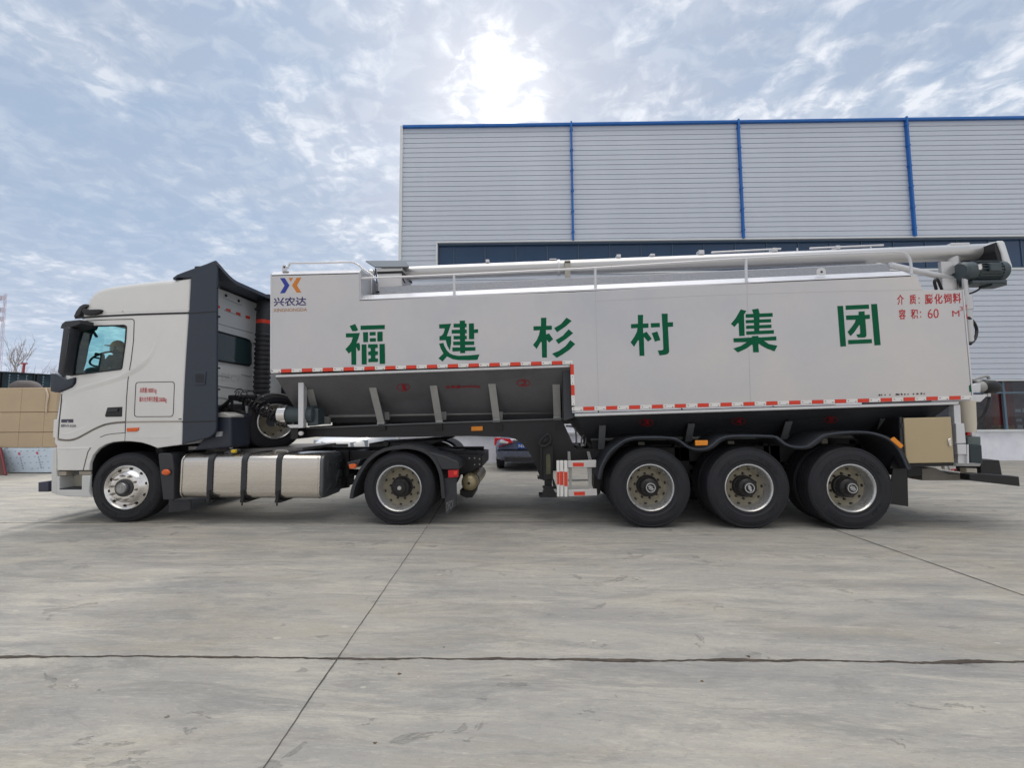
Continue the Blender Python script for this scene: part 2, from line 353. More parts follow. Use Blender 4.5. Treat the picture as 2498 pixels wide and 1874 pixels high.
# ================================================================== SETTING
def ground_material():
    m = bpy.data.materials.new('worn_concrete'); m.use_nodes = True
    nt = m.node_tree; N = nt.nodes; L = nt.links; b = N['Principled BSDF']
    g = N.new('ShaderNodeNewGeometry')
    def nz(scale, detail, rough, sc, off=(0, 0, 0), dist=0.0, rot=0.0):
        mp = N.new('ShaderNodeMapping'); L.new(g.outputs['Position'], mp.inputs[0])
        mp.inputs['Scale'].default_value = sc; mp.inputs['Location'].default_value = off; mp.inputs['Rotation'].default_value = (0, 0, rot)
        n = N.new('ShaderNodeTexNoise'); L.new(mp.outputs[0], n.inputs['Vector'])
        n.inputs['Scale'].default_value = scale; n.inputs['Detail'].default_value = detail; n.inputs['Roughness'].default_value = rough; n.inputs['Distortion'].default_value = dist
        return n.outputs['Fac']
    def ramp(f, a, ca, b_, cb):
        r = N.new('ShaderNodeValToRGB'); L.new(f, r.inputs[0]); e = r.color_ramp.elements
        e[0].position, e[0].color = a, (*ca, 1); e[1].position, e[1].color = b_, (*cb, 1); return r.outputs[0]
    def mix(f, a, b_, blend='MIX'):
        n = N.new('ShaderNodeMix'); n.data_type = 'RGBA'; n.blend_type = blend
        for s, v in ((n.inputs[0], f), (n.inputs[6], a), (n.inputs[7], b_)):
            if isinstance(v, bpy.types.NodeSocket): L.new(v, s)
            else: s.default_value = v
        return n.outputs[2]
    g1 = (1,) * 3; k = (0,) * 3
    streak = nz(1.0, 8, 0.70, (0.45, 2.0, 1), dist=0.5, rot=0.05)
    patch = nz(0.55, 6, 0.62, (0.7, 1.5, 1), (4, 2, 0), 0.5)
    fine = nz(14, 8, 0.75, (0.6, 1.5, 1))
    grit = nz(160, 3, 0.7, (1, 1, 1))
    col = mix(ramp(streak, 0.40, k, 0.62, g1), (0.285, 0.284, 0.280, 1), (0.430, 0.410, 0.362, 1))
    col = mix(mix(0.55, (0, 0, 0, 1), ramp(patch, 0.42, k, 0.60, g1)), col, (0.430, 0.412, 0.375, 1))
    dk = nz(0.9, 9, 0.72, (0.5, 1.6, 1), (9, 1, 0), 0.9)
    col = mix(mix(0.45, (0, 0, 0, 1), ramp(dk, 0.56, k, 0.68, g1)), col, (0.235, 0.236, 0.240, 1))
    lt = nz(2.3, 9, 0.76, (0.3, 2.4, 1), (1, 7, 0), 0.4, -0.04)
    col = mix(mix(0.55, (0, 0, 0, 1), ramp(lt, 0.60, k, 0.70, g1)), col, (0.60, 0.575, 0.51, 1))
    col = mix(mix(0.5, (0, 0, 0, 1), ramp(fine, 0.30, k, 0.74, g1)), mix(0.24, col, (0.10, 0.10, 0.10, 1)), mix(0.10, col, (0.7, 0.68, 0.62, 1)))
    col = mix(mix(0.22, (0, 0, 0, 1), ramp(grit, 0.35, k, 0.65, g1)), col, (0.42, 0.41, 0.39, 1))
    s2 = nz(1.6, 10, 0.80, (0.42, 2.6, 1), (5, 4, 0), 0.6, 0.05)
    col = mix(mix(0.60, (0, 0, 0, 1), ramp(s2, 0.50, k, 0.61, g1)), col, (0.485, 0.46, 0.40, 1))
    s3 = nz(1.9, 10, 0.80, (0.45, 2.2, 1), (2, 14, 0), 0.6, -0.08)
    col = mix(mix(0.50, (0, 0, 0, 1), ramp(s3, 0.49, k, 0.59, g1)), col, (0.185, 0.187, 0.186, 1))
    br = nz(0.8, 9, 0.76, (0.5, 1.4, 1), (12, 8, 0), 0.8)
    col = mix(mix(0.42, (0, 0, 0, 1), ramp(br, 0.50, k, 0.66, g1)), col, (0.355, 0.315, 0.245, 1))
    g2 = nz(42, 6, 0.8, (0.7, 1.3, 1), (3, 3, 0))
    col = mix(mix(0.55, (0, 0, 0, 1), ramp(g2, 0.54, k, 0.68, g1)), col, (0.215, 0.21, 0.20, 1))
    g3 = nz(30, 7, 0.8, (0.35, 2.2, 1), (8, 1, 0))
    col = mix(mix(0.5, (0, 0, 0, 1), ramp(g3, 0.55, k, 0.68, g1)), col, (0.58, 0.555, 0.49, 1))
    # old tyre sweeps and stains
    tr = nz(0.7, 8, 0.72, (0.16, 2.6, 1), (2, 3, 0), 0.2, 0.16)
    col = mix(mix(0.42, (0, 0, 0, 1), ramp(tr, 0.54, k, 0.66, g1)), col, (0.225, 0.222, 0.224, 1))
    # pale oval scuffs
    mp = N.new('ShaderNodeMapping'); L.new(g.outputs['Position'], mp.inputs[0]); mp.inputs['Scale'].default_value = (1.5, 2.6, 1)
    v = N.new('ShaderNodeTexVoronoi'); L.new(mp.outputs[0], v.inputs['Vector']); v.inputs['Scale'].default_value = 1.4; v.inputs['Randomness'].default_value = 1.0
    sp = N.new('ShaderNodeMath'); sp.operation = 'LESS_THAN'; L.new(v.outputs['Distance'], sp.inputs[0])
    sc = N.new('ShaderNodeSeparateColor'); L.new(v.outputs['Color'], sc.inputs[0])
    sz = N.new('ShaderNodeMath'); sz.operation = 'MULTIPLY'; L.new(sc.outputs[0], sz.inputs[0]); sz.inputs[1].default_value = 0.065
    L.new(sz.outputs[0], sp.inputs[1])
    md = N.new('ShaderNodeMath'); md.operation = 'MULTIPLY'; L.new(sp.outputs[0], md.inputs[0]); md.inputs[1].default_value = 0.45
    col = mix(md.outputs[0], col, (0.55, 0.52, 0.45, 1))
    # spalled patches close to the camera, real shallow scabs
    sp2 = nz(2.6, 8, 0.7, (0.8, 1.4, 1), (0.6, 0.2, 0), 0.6)
    scab = ramp(sp2, 0.63, k, 0.645, g1)
    col = mix(mix(0.5, (0, 0, 0, 1), scab), col, (0.20, 0.198, 0.19, 1))
    col = mix(1.0, col, (0.955, 0.948, 0.93, 1), "MULTIPLY")
    L.new(col, b.inputs['Base Color'])
    b.inputs['Roughness'].default_value = 0.82; b.inputs['Specular IOR Level'].default_value = 0.3
    bp = N.new('ShaderNodeBump'); bp.inputs['Strength'].default_value = 0.6; bp.inputs['Distance'].default_value = 0.008
    hsum = N.new('ShaderNodeMath'); hsum.operation = 'SUBTRACT'; L.new(fine, hsum.inputs[0]); L.new(scab, hsum.inputs[1])
    L.new(hsum.outputs[0], bp.inputs['Height']); L.new(bp.outputs[0], b.inputs['Normal'])
    return m
gmat = ground_material()
b = MB(); b.poly([(-700, -80, 0), (700, -80, 0), (700, 900, 0), (-700, 900, 0)])
tag(b.build('ground', gmat, smooth=False), kind='structure')

def joint(name, p0, p1, w, jag, seed, m, chip=0.0):
    p0, p1 = Vector(p0), Vector(p1); n = min(900, int((p1 - p0).length / 0.018)) + 2; d = (p1 - p0).normalized(); s = Vector((-d.y, d.x, 0))
    a, c = [], []
    for i in range(n):
        t = i / (n - 1); p = p0.lerp(p1, t); q = t * (p1 - p0).length
        wob = jag * (smooth_noise(q * 1.3, seed) + 0.5 * smooth_noise(q * 6, seed + 3) + 0.28 * smooth_noise(q * 21, seed + 4))
        e1 = w * (0.5 + max(0, smooth_noise(q * 2.2, seed + 9)) * chip + 0.30 * smooth_noise(q * 11, seed + 5) + chip * 0.16 * smooth_noise(q * 30, seed + 6))
        e2 = w * (0.5 + max(0, smooth_noise(q * 1.9, seed + 14)) * chip + 0.30 * smooth_noise(q * 13, seed + 7) + chip * 0.16 * smooth_noise(q * 34, seed + 8))
        a.append(p + s * (wob + max(0.15 * w, e1)) + Vector((0, 0, 0.004))); c.append(p + s * (wob - max(0.15 * w, e2)) + Vector((0, 0, 0.004)))
    mb = MB(); n = len(a)
    mb.add(a + c, [(i, i + 1, n + i + 1, n + i) for i in range(n - 1)])
    return tag(mb.build(name, m, smooth=False, recalc=False), kind='structure')
jm = mat('joint_filler_dirt', (0.070, 0.055, 0.042), 0.95, 0, 0.55, 5.0, bump=0.4, bscale=80)
jm2 = mat('dry_joint_dust', (0.135, 0.110, 0.085), 0.95, 0, 0.35, 9.0)
jg = mat('thin_joint', (0.075, 0.068, 0.060), 0.95, 0, 0.3, 14.0)
a = G(-250, 1602.5); c = G(2760, 1617.5)
joint('ground_joint', a, c, 0.011, 0.020, 3.0, jm, 2.6)
def onto(z): return lambda p: Vector((p.x, p.y, z))
joint('ground_joint', G(618, 1912), G(1043, 1284), 0.006, 0.006, 8.0, jg, 0.8)
joint('ground_joint', G(1046, 1280), G(1160, 1100), 0.012, 0.003, 8.5, jg, 0.3)
joint('ground_joint', G(1990, 1277), G(2760, 1545), 0.012, 0.004, 12.0, jg, 0.4)
joint('ground_joint', G(-300, 1277), G(2760, 1272), 0.010, 0.004, 21.0, jg, 0.3)

def debris(name, label, cat, px, py, size, m, seed, flat=0.35):
    p = G(px, py); rnd = random.Random(seed); mb = MB(); rings = []
    n = 9; prof = [(0.02, 0.0), (1.0, 0.003), (0.9, 0.5), (0.45, 0.95), (0.02, 1.0)]
    for r, h in prof:
        rings.append([Vector((p.x + math.cos(6.283 * i / n) * size * r * (1 + 0.35 * math.sin(i * 2.3 + seed)), p.y + math.sin(6.283 * i / n) * size * 0.7 * r * (1 + 0.3 * math.cos(i * 1.7 + seed)), h * size * flat)) for i in range(n)])
    mb.loft(rings, True, False)
    return tag(mb.build(name, m, smooth=True, ang=60), label, cat, 'bits lying on the concrete')
lf = mat('withered_leaf', (0.11, 0.075, 0.045), 0.9, 0, 0.3, 40.0)
st = mat('grey_pebble', (0.16, 0.15, 0.13), 0.9, 0, 0.3, 40.0, bump=0.4)
debris('pebble', 'flat brown stone lying just below the long cracked joint, near the slanting joint', 'stone', 974, 1645, 0.013, lf, 1)
debris('pebble', 'small grey stone lying left of the slanting joint near the bottom edge', 'stone', 408, 1750, 0.013, st, 2)
debris('pebble', 'tiny dark stone above the cracked joint, right of the slanting joint', 'stone', 1083, 1580, 0.008, st, 3, 0.6)
debris('dead_leaf', 'curled brown leaf lying on the bare concrete at lower right', 'leaf', 1713, 1663, 0.011, lf, 4, 0.5)
debris('dead_leaf', 'tiny dark leaf lying on the concrete at the bottom centre', 'leaf', 915, 1814, 0.010, lf, 5, 0.4)
debris('pebble', 'brown stone resting on the far edge of the cracked joint, to the right', 'stone', 1826, 1603, 0.013, lf, 6, 0.5)

# ================================================================== FACTORY BUILDING
BD = 13.6; BA = R(2.1)                           # facade: distance of its base and turn
base = G(1700, 1127.5)
bu = Vector((math.cos(BA), math.sin(BA), 0)); bn = Vector((-math.sin(BA), math.cos(BA), 0))
def PB(px, py, d=0.0):
    r = ray(px, py); t = (base + bn * d - CAM).dot(bn) / r.dot(bn); return CAM + r * t
def bloc(p):                                      # point -> (along, height)
    v = p - base; return v.dot(bu), p.z
def bp_(u, z, d=0.0): return base + bu * u + bn * d + Vector((0, 0, z)) - Vector((0, 0, base.z))
m_side = mat('pale_blue_grey_siding', (0.57, 0.615, 0.69), 0.42, 0.15, 0.035, 0.7, stretch=(1, 1, 0.25))
m_trimb = mat('blue_trim_paint', (0.008, 0.13, 0.46), 0.4, 0, 0.06, 4.0)
m_trimw = mat('white_corner_trim', (0.70, 0.73, 0.74), 0.4, 0, 0.03)
m_plinth = mat('white_plinth_render', (0.84, 0.85, 0.93), 0.85, 0, 0.10, 2.2, bump=0.2, bscale=30)
m_band = mat('dark_blue_window_glass', (0.030, 0.066, 0.135), 0.15, 0, 0.08, 0.8, spec=0.35)
m_mull = mat('dark_window_frame', (0.065, 0.105, 0.165), 0.4)
m_frame = mat('blue_grey_window_frame', (0.10, 0.16, 0.22), 0.4)
m_room = mat('dim_room', (0.30, 0.24, 0.28), 0.9, 0, 0.25)
m_redc = mat('red_curtain', (0.70, 0.05, 0.03), 0.9, 0, 0.25, 3.0)
m_paper = mat('white_paper', (0.72, 0.76, 0.74), 0.8)
m_oran = mat('brown_carton', (0.40, 0.20, 0.09), 0.9)
uL, _ = bloc(PB(984, 313)); zTop = PB(1800, 302).z
uW, _ = bloc(PB(1068, 596)); zW1 = PB(1700, 586.5).z; zW0 = PB(2350, 655).z
zSill = PB(2430, 1052).z; zHead = PB(2430, 926).z
uR = uL + 46.0
print('BUILDING', uL, zTop, uW, zW1, zW0, zSill, zHead)
bld = thing('factory_building', 'large pale grey metal-clad workshop with blue trims and a dark window strip', 'building', bp_(uL, 0))
PITCHZ = 0.178
def siding(mb, u0, u1, z0, z1):                   # horizontal ribs: broad pan, narrow groove
    zs = []; k = math.floor(z0 / PITCHZ)
    prof = []
    z = k * PITCHZ
    while z < z1:
        for dz, d in ((0.0, 0.0), (0.008, 0.022), (0.024, 0.022), (0.032, -0.006), (0.055, -0.002), (0.15, 0.0)):
            q = z + dz
            if z0 <= q <= z1: prof.append((q, d))
        z += PITCHZ
    prof = [(z0, 0.0)] + prof + [(z1, 0.0)]
    vs = []
    for q, d in prof: vs += [bp_(u0, q, d), bp_(u1, q, d)]
    mb.add(vs, [(2 * i, 2 * i + 1, 2 * i + 3, 2 * i + 2) for i in range(len(prof) - 1)])
mb = MB()
siding(mb, uL, uR, zW1, zTop); siding(mb, uL, uW, zW0, zW1); siding(mb, uL, uR, zHead, zW0)
mb.build('wall', m_side, bld, smooth=False, recalc=False)
mb = MB()
def bbox(mb, u0, u1, z0, z1, d0, d1):
    a = [bp_(u0, z0, d0), bp_(u1, z0, d0), bp_(u1, z1, d0), bp_(u0, z1, d0)]; c = [bp_(u0, z0, d1), bp_(u1, z0, d1), bp_(u1, z1, d1), bp_(u0, z1, d1)]
    mb.sheet(a, c)
bbox(mb, uL + 0.02, uR, zW0 - 0.3, zTop - 0.05, 0.9, 24.0)
bbox(mb, uL + 0.02, uR, 0, zHead + 0.4, 4.0, 24.0)
bbox(mb, uL + 0.02, uL + 0.3, 0, zTop - 0.05, 0.10, 24.0)
mb.build('hall', m_side, bld, smooth=False)
mb = MB(); bbox(mb, uL, uR, zTop + 0.002, zTop + 0.075, -0.10, 0.30); mb.build('eave_trim', m_trimb, bld, smooth=False)
mb = MB(); bbox(mb, uL - 0.10, uL - 0.002, 0, zTop + 0.09, -0.05, 0.25); mb.build('corner_trim', m_trimw, bld, smooth=False)
for px in (1393.5, 1801, 2208):
    u, _ = bloc(PB(px, 306 if px < 2000 else 295)); uu, _ = bloc(PB(px + {1393.5: 3, 1801: 8, 2208: 18}[px], 575))
    mb = MB(); um = (u + uu) / 2
    bbox(mb, um - 0.030, um + 0.030, zW1 + 0.03, zTop + 0.12, -0.11, -0.006)
    for k in range(6):
        z = zW1 + 0.3 + k * (zTop - zW1 - 0.5) / 5; bbox(mb, um - 0.05, um + 0.05, z, z + 0.04, -0.115, -0.004)
    mb.build('downpipe', m_trimb, bld, smooth=False)
# strip window
mb = MB(); bbox(mb, uW, uR, zW0, zW1, 0.12, 0.16); win = mb.build('strip_window', m_band, bld, smooth=False)
mb = MB()
u = uW + 0.55
while u < uW + 24:
    bbox(mb, u - 0.012, u + 0.012, zW0 + 0.05, zW1 - 0.06, 0.095, 0.118); u += 1.085
bbox(mb, uW + 0.002, uR, zW1 - 0.06, zW1 - 0.002, 0.02, 0.118); bbox(mb, uW + 0.002, uR, zW0 + 0.002, zW0 + 0.05, 0.02, 0.118)
mb.build('frame', m_mull, win, smooth=False)
mb = MB(); bbox(mb, uW - 0.06, uR, zW1 + 0.002, zW1 + 0.045, -0.05, 0.02); bbox(mb, uW - 0.06, uW - 0.004, zW0, zW1, -0.04, 0.1); mb.build('window_trim', m_trimw, bld, smooth=False)
mb = MB(); bbox(mb, uW, uR, zW0 - 0.06, zW0 - 0.004, -0.04, 0.11); mb.build('window_sill', m_trimw, bld, smooth=False)
# plinth and ground floor windows
mb = MB(); bbox(mb, uL, uR, 0, zSill - 0.02, 0.0, 0.24)
bbox(mb, uL, uL + 15.5, zSill - 0.02, zHead, 0.02, 0.24)
mb.build('plinth', m_plinth, bld, smooth=False)
mb = MB(); bbox(mb, uL + 0.01, uR, zSill - 0.018, zSill + 0.045, -0.09, 0.20); mb.build('sill', m_trimw, bld, smooth=False)
mb = MB(); bbox(mb, uL + 0.01, uR, zHead - 0.05, zHead - 0.002, -0.05, 0.06); mb.build('head_trim', m_trimw, bld, smooth=False)
mb = MB(); bbox(mb, uL + 15.5, uR, 0.5, zHead + 0.3, 1.3, 1.4); bbox(mb, uL + 15.5, uR, zSill - 0.25, zSill - 0.2, 0.25, 1.3); mb.build('room_wall', m_room, bld, smooth=False)
uc, _ = bloc(PB(2462, 1000)); zt = PB(2430, 958).z
mb = MB(); bbox(mb, uL + 15.5, uR, zSill + 0.05, zHead - 0.05, 0.17, 0.18)
gw = mb.build('lower_window', glass('shop_window_glass', (0.62, 0.66, 0.70)), bld, smooth=False)
mb = MB()
for k in range(-1, 8):
    bbox(mb, uc - 0.035 + k * 1.62, uc + 0.035 + k * 1.62, zSill + 0.048, zHead - 0.052, 0.10, 0.165)
bbox(mb, uL + 15.5, uR, zt - 0.03, zt + 0.03, 0.105, 0.168)
mb.build('frame', m_frame, gw, smooth=False)
# things standing behind the shop window
uq, _ = bloc(PB(2436, 1000, 0.5))
mb = MB()
for i in range(24):
    t = i / 23; uu = uq - 0.22 + t * 0.5
    mb.add([bp_(uu, zSill - 0.1, 0.48 + 0.05 * math.sin(i * 2)), bp_(uu + 0.5 / 23, zSill - 0.1, 0.48 + 0.05 * math.sin((i + 1) * 2)), bp_(uu + 0.5 / 23, zHead, 0.48 + 0.05 * math.sin((i + 1) * 2)), bp_(uu, zHead, 0.48 + 0.05 * math.sin(i * 2))], [(0, 1, 2, 3)])
tag(mb.build('curtain', m_redc), 'red cloth hanging behind the left pane of the workshop window', 'curtain')
mb = MB(); bbox(mb, uq - 0.35, uq + 0.2, zSill - 0.2, zSill + 0.16, 0.25, 0.44)
bx_ = mb.build('carton', m_oran, smooth=False, bevel=0.01); tag(bx_, 'brown carton standing behind the workshop window below the red cloth', 'carton')
ur, _ = bloc(PB(2474, 1000, 0.45))
mb = MB(); bbox(mb, ur - 0.15, ur + 0.9, zSill - 0.2, zHead, 1.2, 1.24)
bd = thing('notice_board', 'red notice board with white papers behind the right pane of the window', 'notice board', bp_(ur, zSill, 0.45))
mb.build('board', mat('dull_red_board', (0.36, 0.07, 0.10), 0.8, 0, 0.3, 3.0), bd, smooth=False)
mb = MB()
for du, z0, ww, hh in ((0.0, 0.62, 0.2, 0.10), (0.26, 0.60, 0.06, 0.14), (0.03, 0.30, 0.17, 0.09), (0.05, 0.06, 0.16, 0.12), (0.45, 0.5, 0.2, 0.14)):
    bbox(mb, ur + du, ur + du + ww, zSill + z0, zSill + z0 + hh, 0.425, 0.448)
mb.build('paper', m_paper, bd, smooth=False)

# ================================================================== BACKGROUND AT LEFT
def wood_material():
    return mat('bare_bark', (0.40, 0.37, 0.37), 0.9, 0, 0.2, 6.0)
def bare_tree(name, label, px, py, dist_y, h, seed, spread=0.55):
    p = S(px, py, dist_y); p.z = 0; rnd = random.Random(seed)
    t = thing(name, label, 'tree', p, 'bare trees behind the racks')
    trunk = MB(); crown = MB()
    trunk.tube([p, p + Vector((0.02, 0, h * 0.3)), p + Vector((0.05, 0.03, h * 0.52))], [h * 0.020, h * 0.016, h * 0.012], 8)
    def grow(q, d, L_, r, lv):
        pts = [q]; dd = d.copy()
        for _ in range(4):
            dd = (dd + Vector((rnd.uniform(-.22, .22), rnd.uniform(-.22, .22), rnd.uniform(-.02, .16)))).normalized(); pts.append(pts[-1] + dd * L_ / 4)
        crown.tube(pts, [r * .7, r * .6, r * .48, r * .36, r * .25], 5)
        if lv > 0:
            for _ in range(4 if lv > 1 else 3):
                i = rnd.randint(1, 4); nd = (dd + Vector((rnd.uniform(-1, 1), rnd.uniform(-1, 1), rnd.uniform(-.1, .7))) * spread).normalized()
                grow(pts[i], nd, L_ * rnd.uniform(.5, .75), r * .6, lv - 1)
    for _ in range(8):
        q = p + Vector((0.03, 0, h * rnd.uniform(.26, .52)))
        grow(q, Vector((rnd.uniform(-1, 1) * .8, rnd.uniform(-1, 1) * .8, rnd.uniform(.6, 1.2))).normalized(), h * rnd.uniform(.2, .34), h * 0.0085, 3)
    trunk.build('trunk', wood_material(), t); crown.build('crown', wood_material(), t)
bare_tree('bare_tree', 'bare leafless tree rising behind the dark racks, the one nearest the left edge', 36, 900, 26, 8.4, 4)
bare_tree('bare_tree', 'smaller bare leafless tree close to the front of the white cab', 112, 900, 29, 6.7, 9)

# stack of tan boards
m_tan = mat('tan_panel', (0.50, 0.385, 0.255), 0.65, 0, 0.05, 1.5)
m_film = mat('printed_plastic_film', (0.60, 0.70, 0.80), 0.35, 0, 0.07, 2.5, bump=0.2, bscale=5)
SY = 3.9
g0 = G(60, 1155); SY = g0.y
def stack():
    # the stack's face turns a little away to the right
    rows = [(946, 1006), (1006.5, 1055), (1055.5, 1092.5)]
    xl = S(-260, 1000, SY).x; xr = S(137, 1000, SY).x
    t = thing('panel_stack', 'tall stack of tan wrapped panels in three layers on a film-wrapped pack', 'panel stack', Vector(((xl + xr) / 2, SY, 0)))
    cols = [xl, S(-130, 1000, SY).x, S(50, 1000, SY).x, S(109, 1000, SY).x, xr]
    for i, (a, c) in enumerate(rows):
        z1, z0 = S(60, a, SY).z, S(60, c, SY).z
        for j in range(4):
            mb = MB(); mb.box((cols[j] + 0.002, SY, z0 + 0.003), (cols[j + 1] - 0.002, SY + 1.2, z1 - 0.003))
            mb.build('panel_pack', m_tan, t, smooth=False, bevel=0.015)
    zb_ = S(60, 1092.5, SY).z - 0.012
    for k in range(3):
        x = xl + 0.15 + k * 0.85; mb = MB(); mb.box((x, SY + .05, 0.0), (x + .45, SY + 1.15, zb_)); mb.build('timber_bearer', mat('old_timber', (0.16, 0.12, 0.08), 0.85, 0, 0.3, 6.0), t, smooth=False, bevel=0.01)
    mb = MB(); pth = [S(112, 948, SY - 0.02), S(117, 965, SY - 0.03), S(114, 985, SY - 0.03), S(113, 1006, SY - 0.02)]
    mb.tube(spline(pth, 5), 0.022, 6); mb.build('film_fold', mat('clear_film', (0.62, 0.52, 0.40), 0.25), t)
stack()
z1, z0 = S(60, 1092.5, SY).z - 0.01, 0.0
xl = S(1, 1100, SY).x; xr = S(137, 1100, SY).x
t = thing('wrapped_panel_pack', 'film-wrapped panel pack with small red and grey printing below the tan stack', 'wrapped pack', Vector(((xl + xr) / 2, SY, 0)))
mb = MB()
a = [S(1, 1092.5, SY - 0.03), S(137, 1092.5, SY - 0.03), S(137, 1148, SY - 0.03), S(17, 1155, SY - 0.03)]
a[0].z = a[1].z = z1; a[2].z = a[3].z = 0.02
mb.sheet([(p.x, SY - 0.03, p.z) for p in a], [(p.x, SY + 1.15, p.z) for p in a]); mb.build('film', m_film, t, smooth=False, bevel=0.02)
mb = MB(); mr = MB(); rnd = random.Random(3)
def fz(x, y): return (0 + x * 130 / 1961, 1070 + y * 110 / 1659)
for (x, y) in ((180, 380), (260, 365), (320, 490), (560, 475), (770, 470), (1000, 460), (1220, 450), (1420, 440), (1630, 435), (1500, 330), (1570, 330), (165, 715), (385, 710), (610, 700), (835, 685), (1060, 680), (1280, 665), (1490, 655), (1690, 645), (235, 945), (455, 930), (670, 915), (900, 905), (1120, 890), (1340, 875), (1550, 865), (1760, 855), (1180, 1110), (1390, 1095), (1590, 1080), (1790, 1075), (510, 1155), (290, 1170)):
    q = [fz(x - 28, y - 10), fz(x + 30, y - 16), fz(x + 34, y + 14), fz(x - 20, y + 22)]
    mb.poly([S(*p, SY - 0.034) for p in q])
for x0, y0, n in ((750, 720, 5), (1410, 690, 5)):
    for i in range(n):
        x, y = x0 + i * 24, y0 + i * 95
        mb.poly([S(*fz(x - 26, y - 30), SY - 0.034), S(*fz(x + 26, y - 34), SY - 0.034), S(*fz(x + 34, y + 30), SY - 0.034), S(*fz(x - 18, y + 34), SY - 0.034)])
for x, y in ((700, 570), (1360, 545)):
    mr.poly([S(*fz(x - 55, y - 40), SY - 0.034), S(*fz(x + 35, y - 60), SY - 0.034), S(*fz(x + 55, y + 55), SY - 0.034), S(*fz(x - 20, y + 30), SY - 0.034)])
mb.build('printing', mat('grey_print', (0.33, 0.39, 0.48), 0.6), t, smooth=False); mr.build('red_mark', mat('red_print', (0.60, 0.10, 0.18), 0.6), t, smooth=False)
# rust-red plate leaning at the edge
t = thing('steel_plate', 'rust-brown steel plate leaning against the film-wrapped pack at the far left', 'steel plate', G(4, 1157))
mb = MB(); a = [S(-60, 1090, SY - 0.12), S(2, 1094, SY - 0.12), S(16, 1153, SY - 0.40), S(-60, 1160, SY - 0.40)]
for p in (a[2], a[3]): p.z = 0.005
mb.sheet(a, [p + Vector((0, 0.03, 0)) for p in a]); mb.build('plate', mat('rusty_plate', (0.12, 0.055, 0.045), 0.7, 0.2, 0.3, 3.0), t, smooth=False)
mb = MB(); mb.tube([a[1] + Vector((0.01, -0.02, 0)), a[2] + Vector((0.01, -0.02, 0.01))], 0.022, 6); mb.build('edge_bead', mat('dark_red_edge', (0.18, 0.015, 0.03), 0.5), t)

# dark racks behind
RY = SY + 4.5
m_rack = mat('black_rack_steel', (0.020, 0.027, 0.032), 0.6, 0.2, 0.3, 3.0)
m_rackin = mat('dark_green_netting', (0.026, 0.052, 0.070), 0.8, 0, 0.35, 5.0)
m_rod = mat('galvanised_rod', (0.22, 0.28, 0.30), 0.5, 0.3)
pa, pb = S(-90, 900, RY), S(165, 914, RY + 3.0)
pa.z = S(-20, 897, RY).z; ra = Vector((pa.x, pa.y, 0)); rb = Vector((pb.x, pb.y, 0)); rl = (rb - ra).length; rdir = (rb - ra).normalized(); rn = Vector((-rdir.y, rdir.x, 0))
zA, zB = S(0, 899, RY).z, S(140, 915, RY + 2.7).z; zr = (zA + zB) / 2
def rbox(mb, s0, s1, z0, z1, d0, d1):
    f = lambda s, z, d: ra + rdir * s + rn * d + Vector((0, 0, z))
    mb.sheet([f(s0, z0, d0), f(s1, z0, d0), f(s1, z1, d0), f(s0, z1, d0)], [f(s0, z0, d1), f(s1, z0, d1), f(s1, z1, d1), f(s0, z1, d1)])
nr = 3; seg = rl / nr
for i in range(nr):
    s0, s1 = i * seg + 0.03, (i + 1) * seg - 0.03
    t = thing('storage_rack', ['dark netted storage rack at the left edge above the tan stack', 'dark netted storage rack in the middle, behind the brown tarpaulin lump', 'dark netted storage rack nearest the cab mirror, behind the tan stack'][i], 'rack', ra + rdir * (s0 + s1) / 2, 'dark racks behind the tan stack')
    mb = MB(); rbox(mb, s0 + 0.05, s1 - 0.05, 0.3, zr - 0.05, 0.05, 1.2); mb.build('netting', m_rackin, t, smooth=False)
    mb = MB()
    rbox(mb, s0, s1, zr - 0.048, zr, -0.02, 1.2)
    rbox(mb, s0, s0 + 0.05, 0, zr - 0.05, -0.02, 0.04); rbox(mb, s1 - 0.05, s1, 0, zr - 0.05, -0.02, 0.04)
    mb.build('rack_frame', m_rack, t, smooth=False)
    mb = MB(); s = s0 + 0.2
    while s < s1 - 0.1:
        rbox(mb, s, s + 0.016, 0.3, zr - 0.1, 0.0, 0.012)
        for k in range(7):
            z = zr - 0.12 - k * 0.13; rbox(mb, s - 0.022, s + 0.038, z - 0.03, z, -0.016, -0.002)
        s += 0.26
    mb.build('rod', m_rod, t, smooth=False)
# brown lump under tarpaulin on the stack
zt_ = S(60, 946, SY).z
p = S(64, 950, SY + 0.6); p.z = zt_
mb = MB(); rings = []
for k in range(7):
    a_ = (math.pi / 2) * k / 6; rr = math.cos(a_) ** 0.7
    rings.append([Vector((p.x + math.cos(6.283 * i / 16) * 0.24 * max(rr, 0.02) * (1 + 0.08 * math.sin(3 * i)) - 0.05 * k / 6, p.y + math.sin(6.283 * i / 16) * 0.4 * max(rr, 0.02), zt_ - 0.005 + 0.27 * math.sin(a_) * (1 + 0.05 * math.cos(2 * i)))) for i in range(16)])
mb.loft(rings, True, True)
tag(mb.build('covered_bundle', mat('brown_tarpaulin', (0.095, 0.085, 0.085), 0.85, 0, 0.2, 6.0, bump=0.5, bscale=9), ang=80), 'brown tarpaulin-covered lump sitting on top of the tan panel stack', 'bundle')
t = thing('signal_post', 'thin red post sticking up behind the dark racks', 'post', Vector((S(59, 900, RY + 3).x, RY + 3, 0)))
mb = MB(); q = S(59, 887, RY + 3); mb.tube([(q.x, RY + 3, 0), (q.x, RY + 3, q.z)], 0.045, 8); mb.build('post', mat('red_post_paint', (0.40, 0.06, 0.06), 0.5), t)
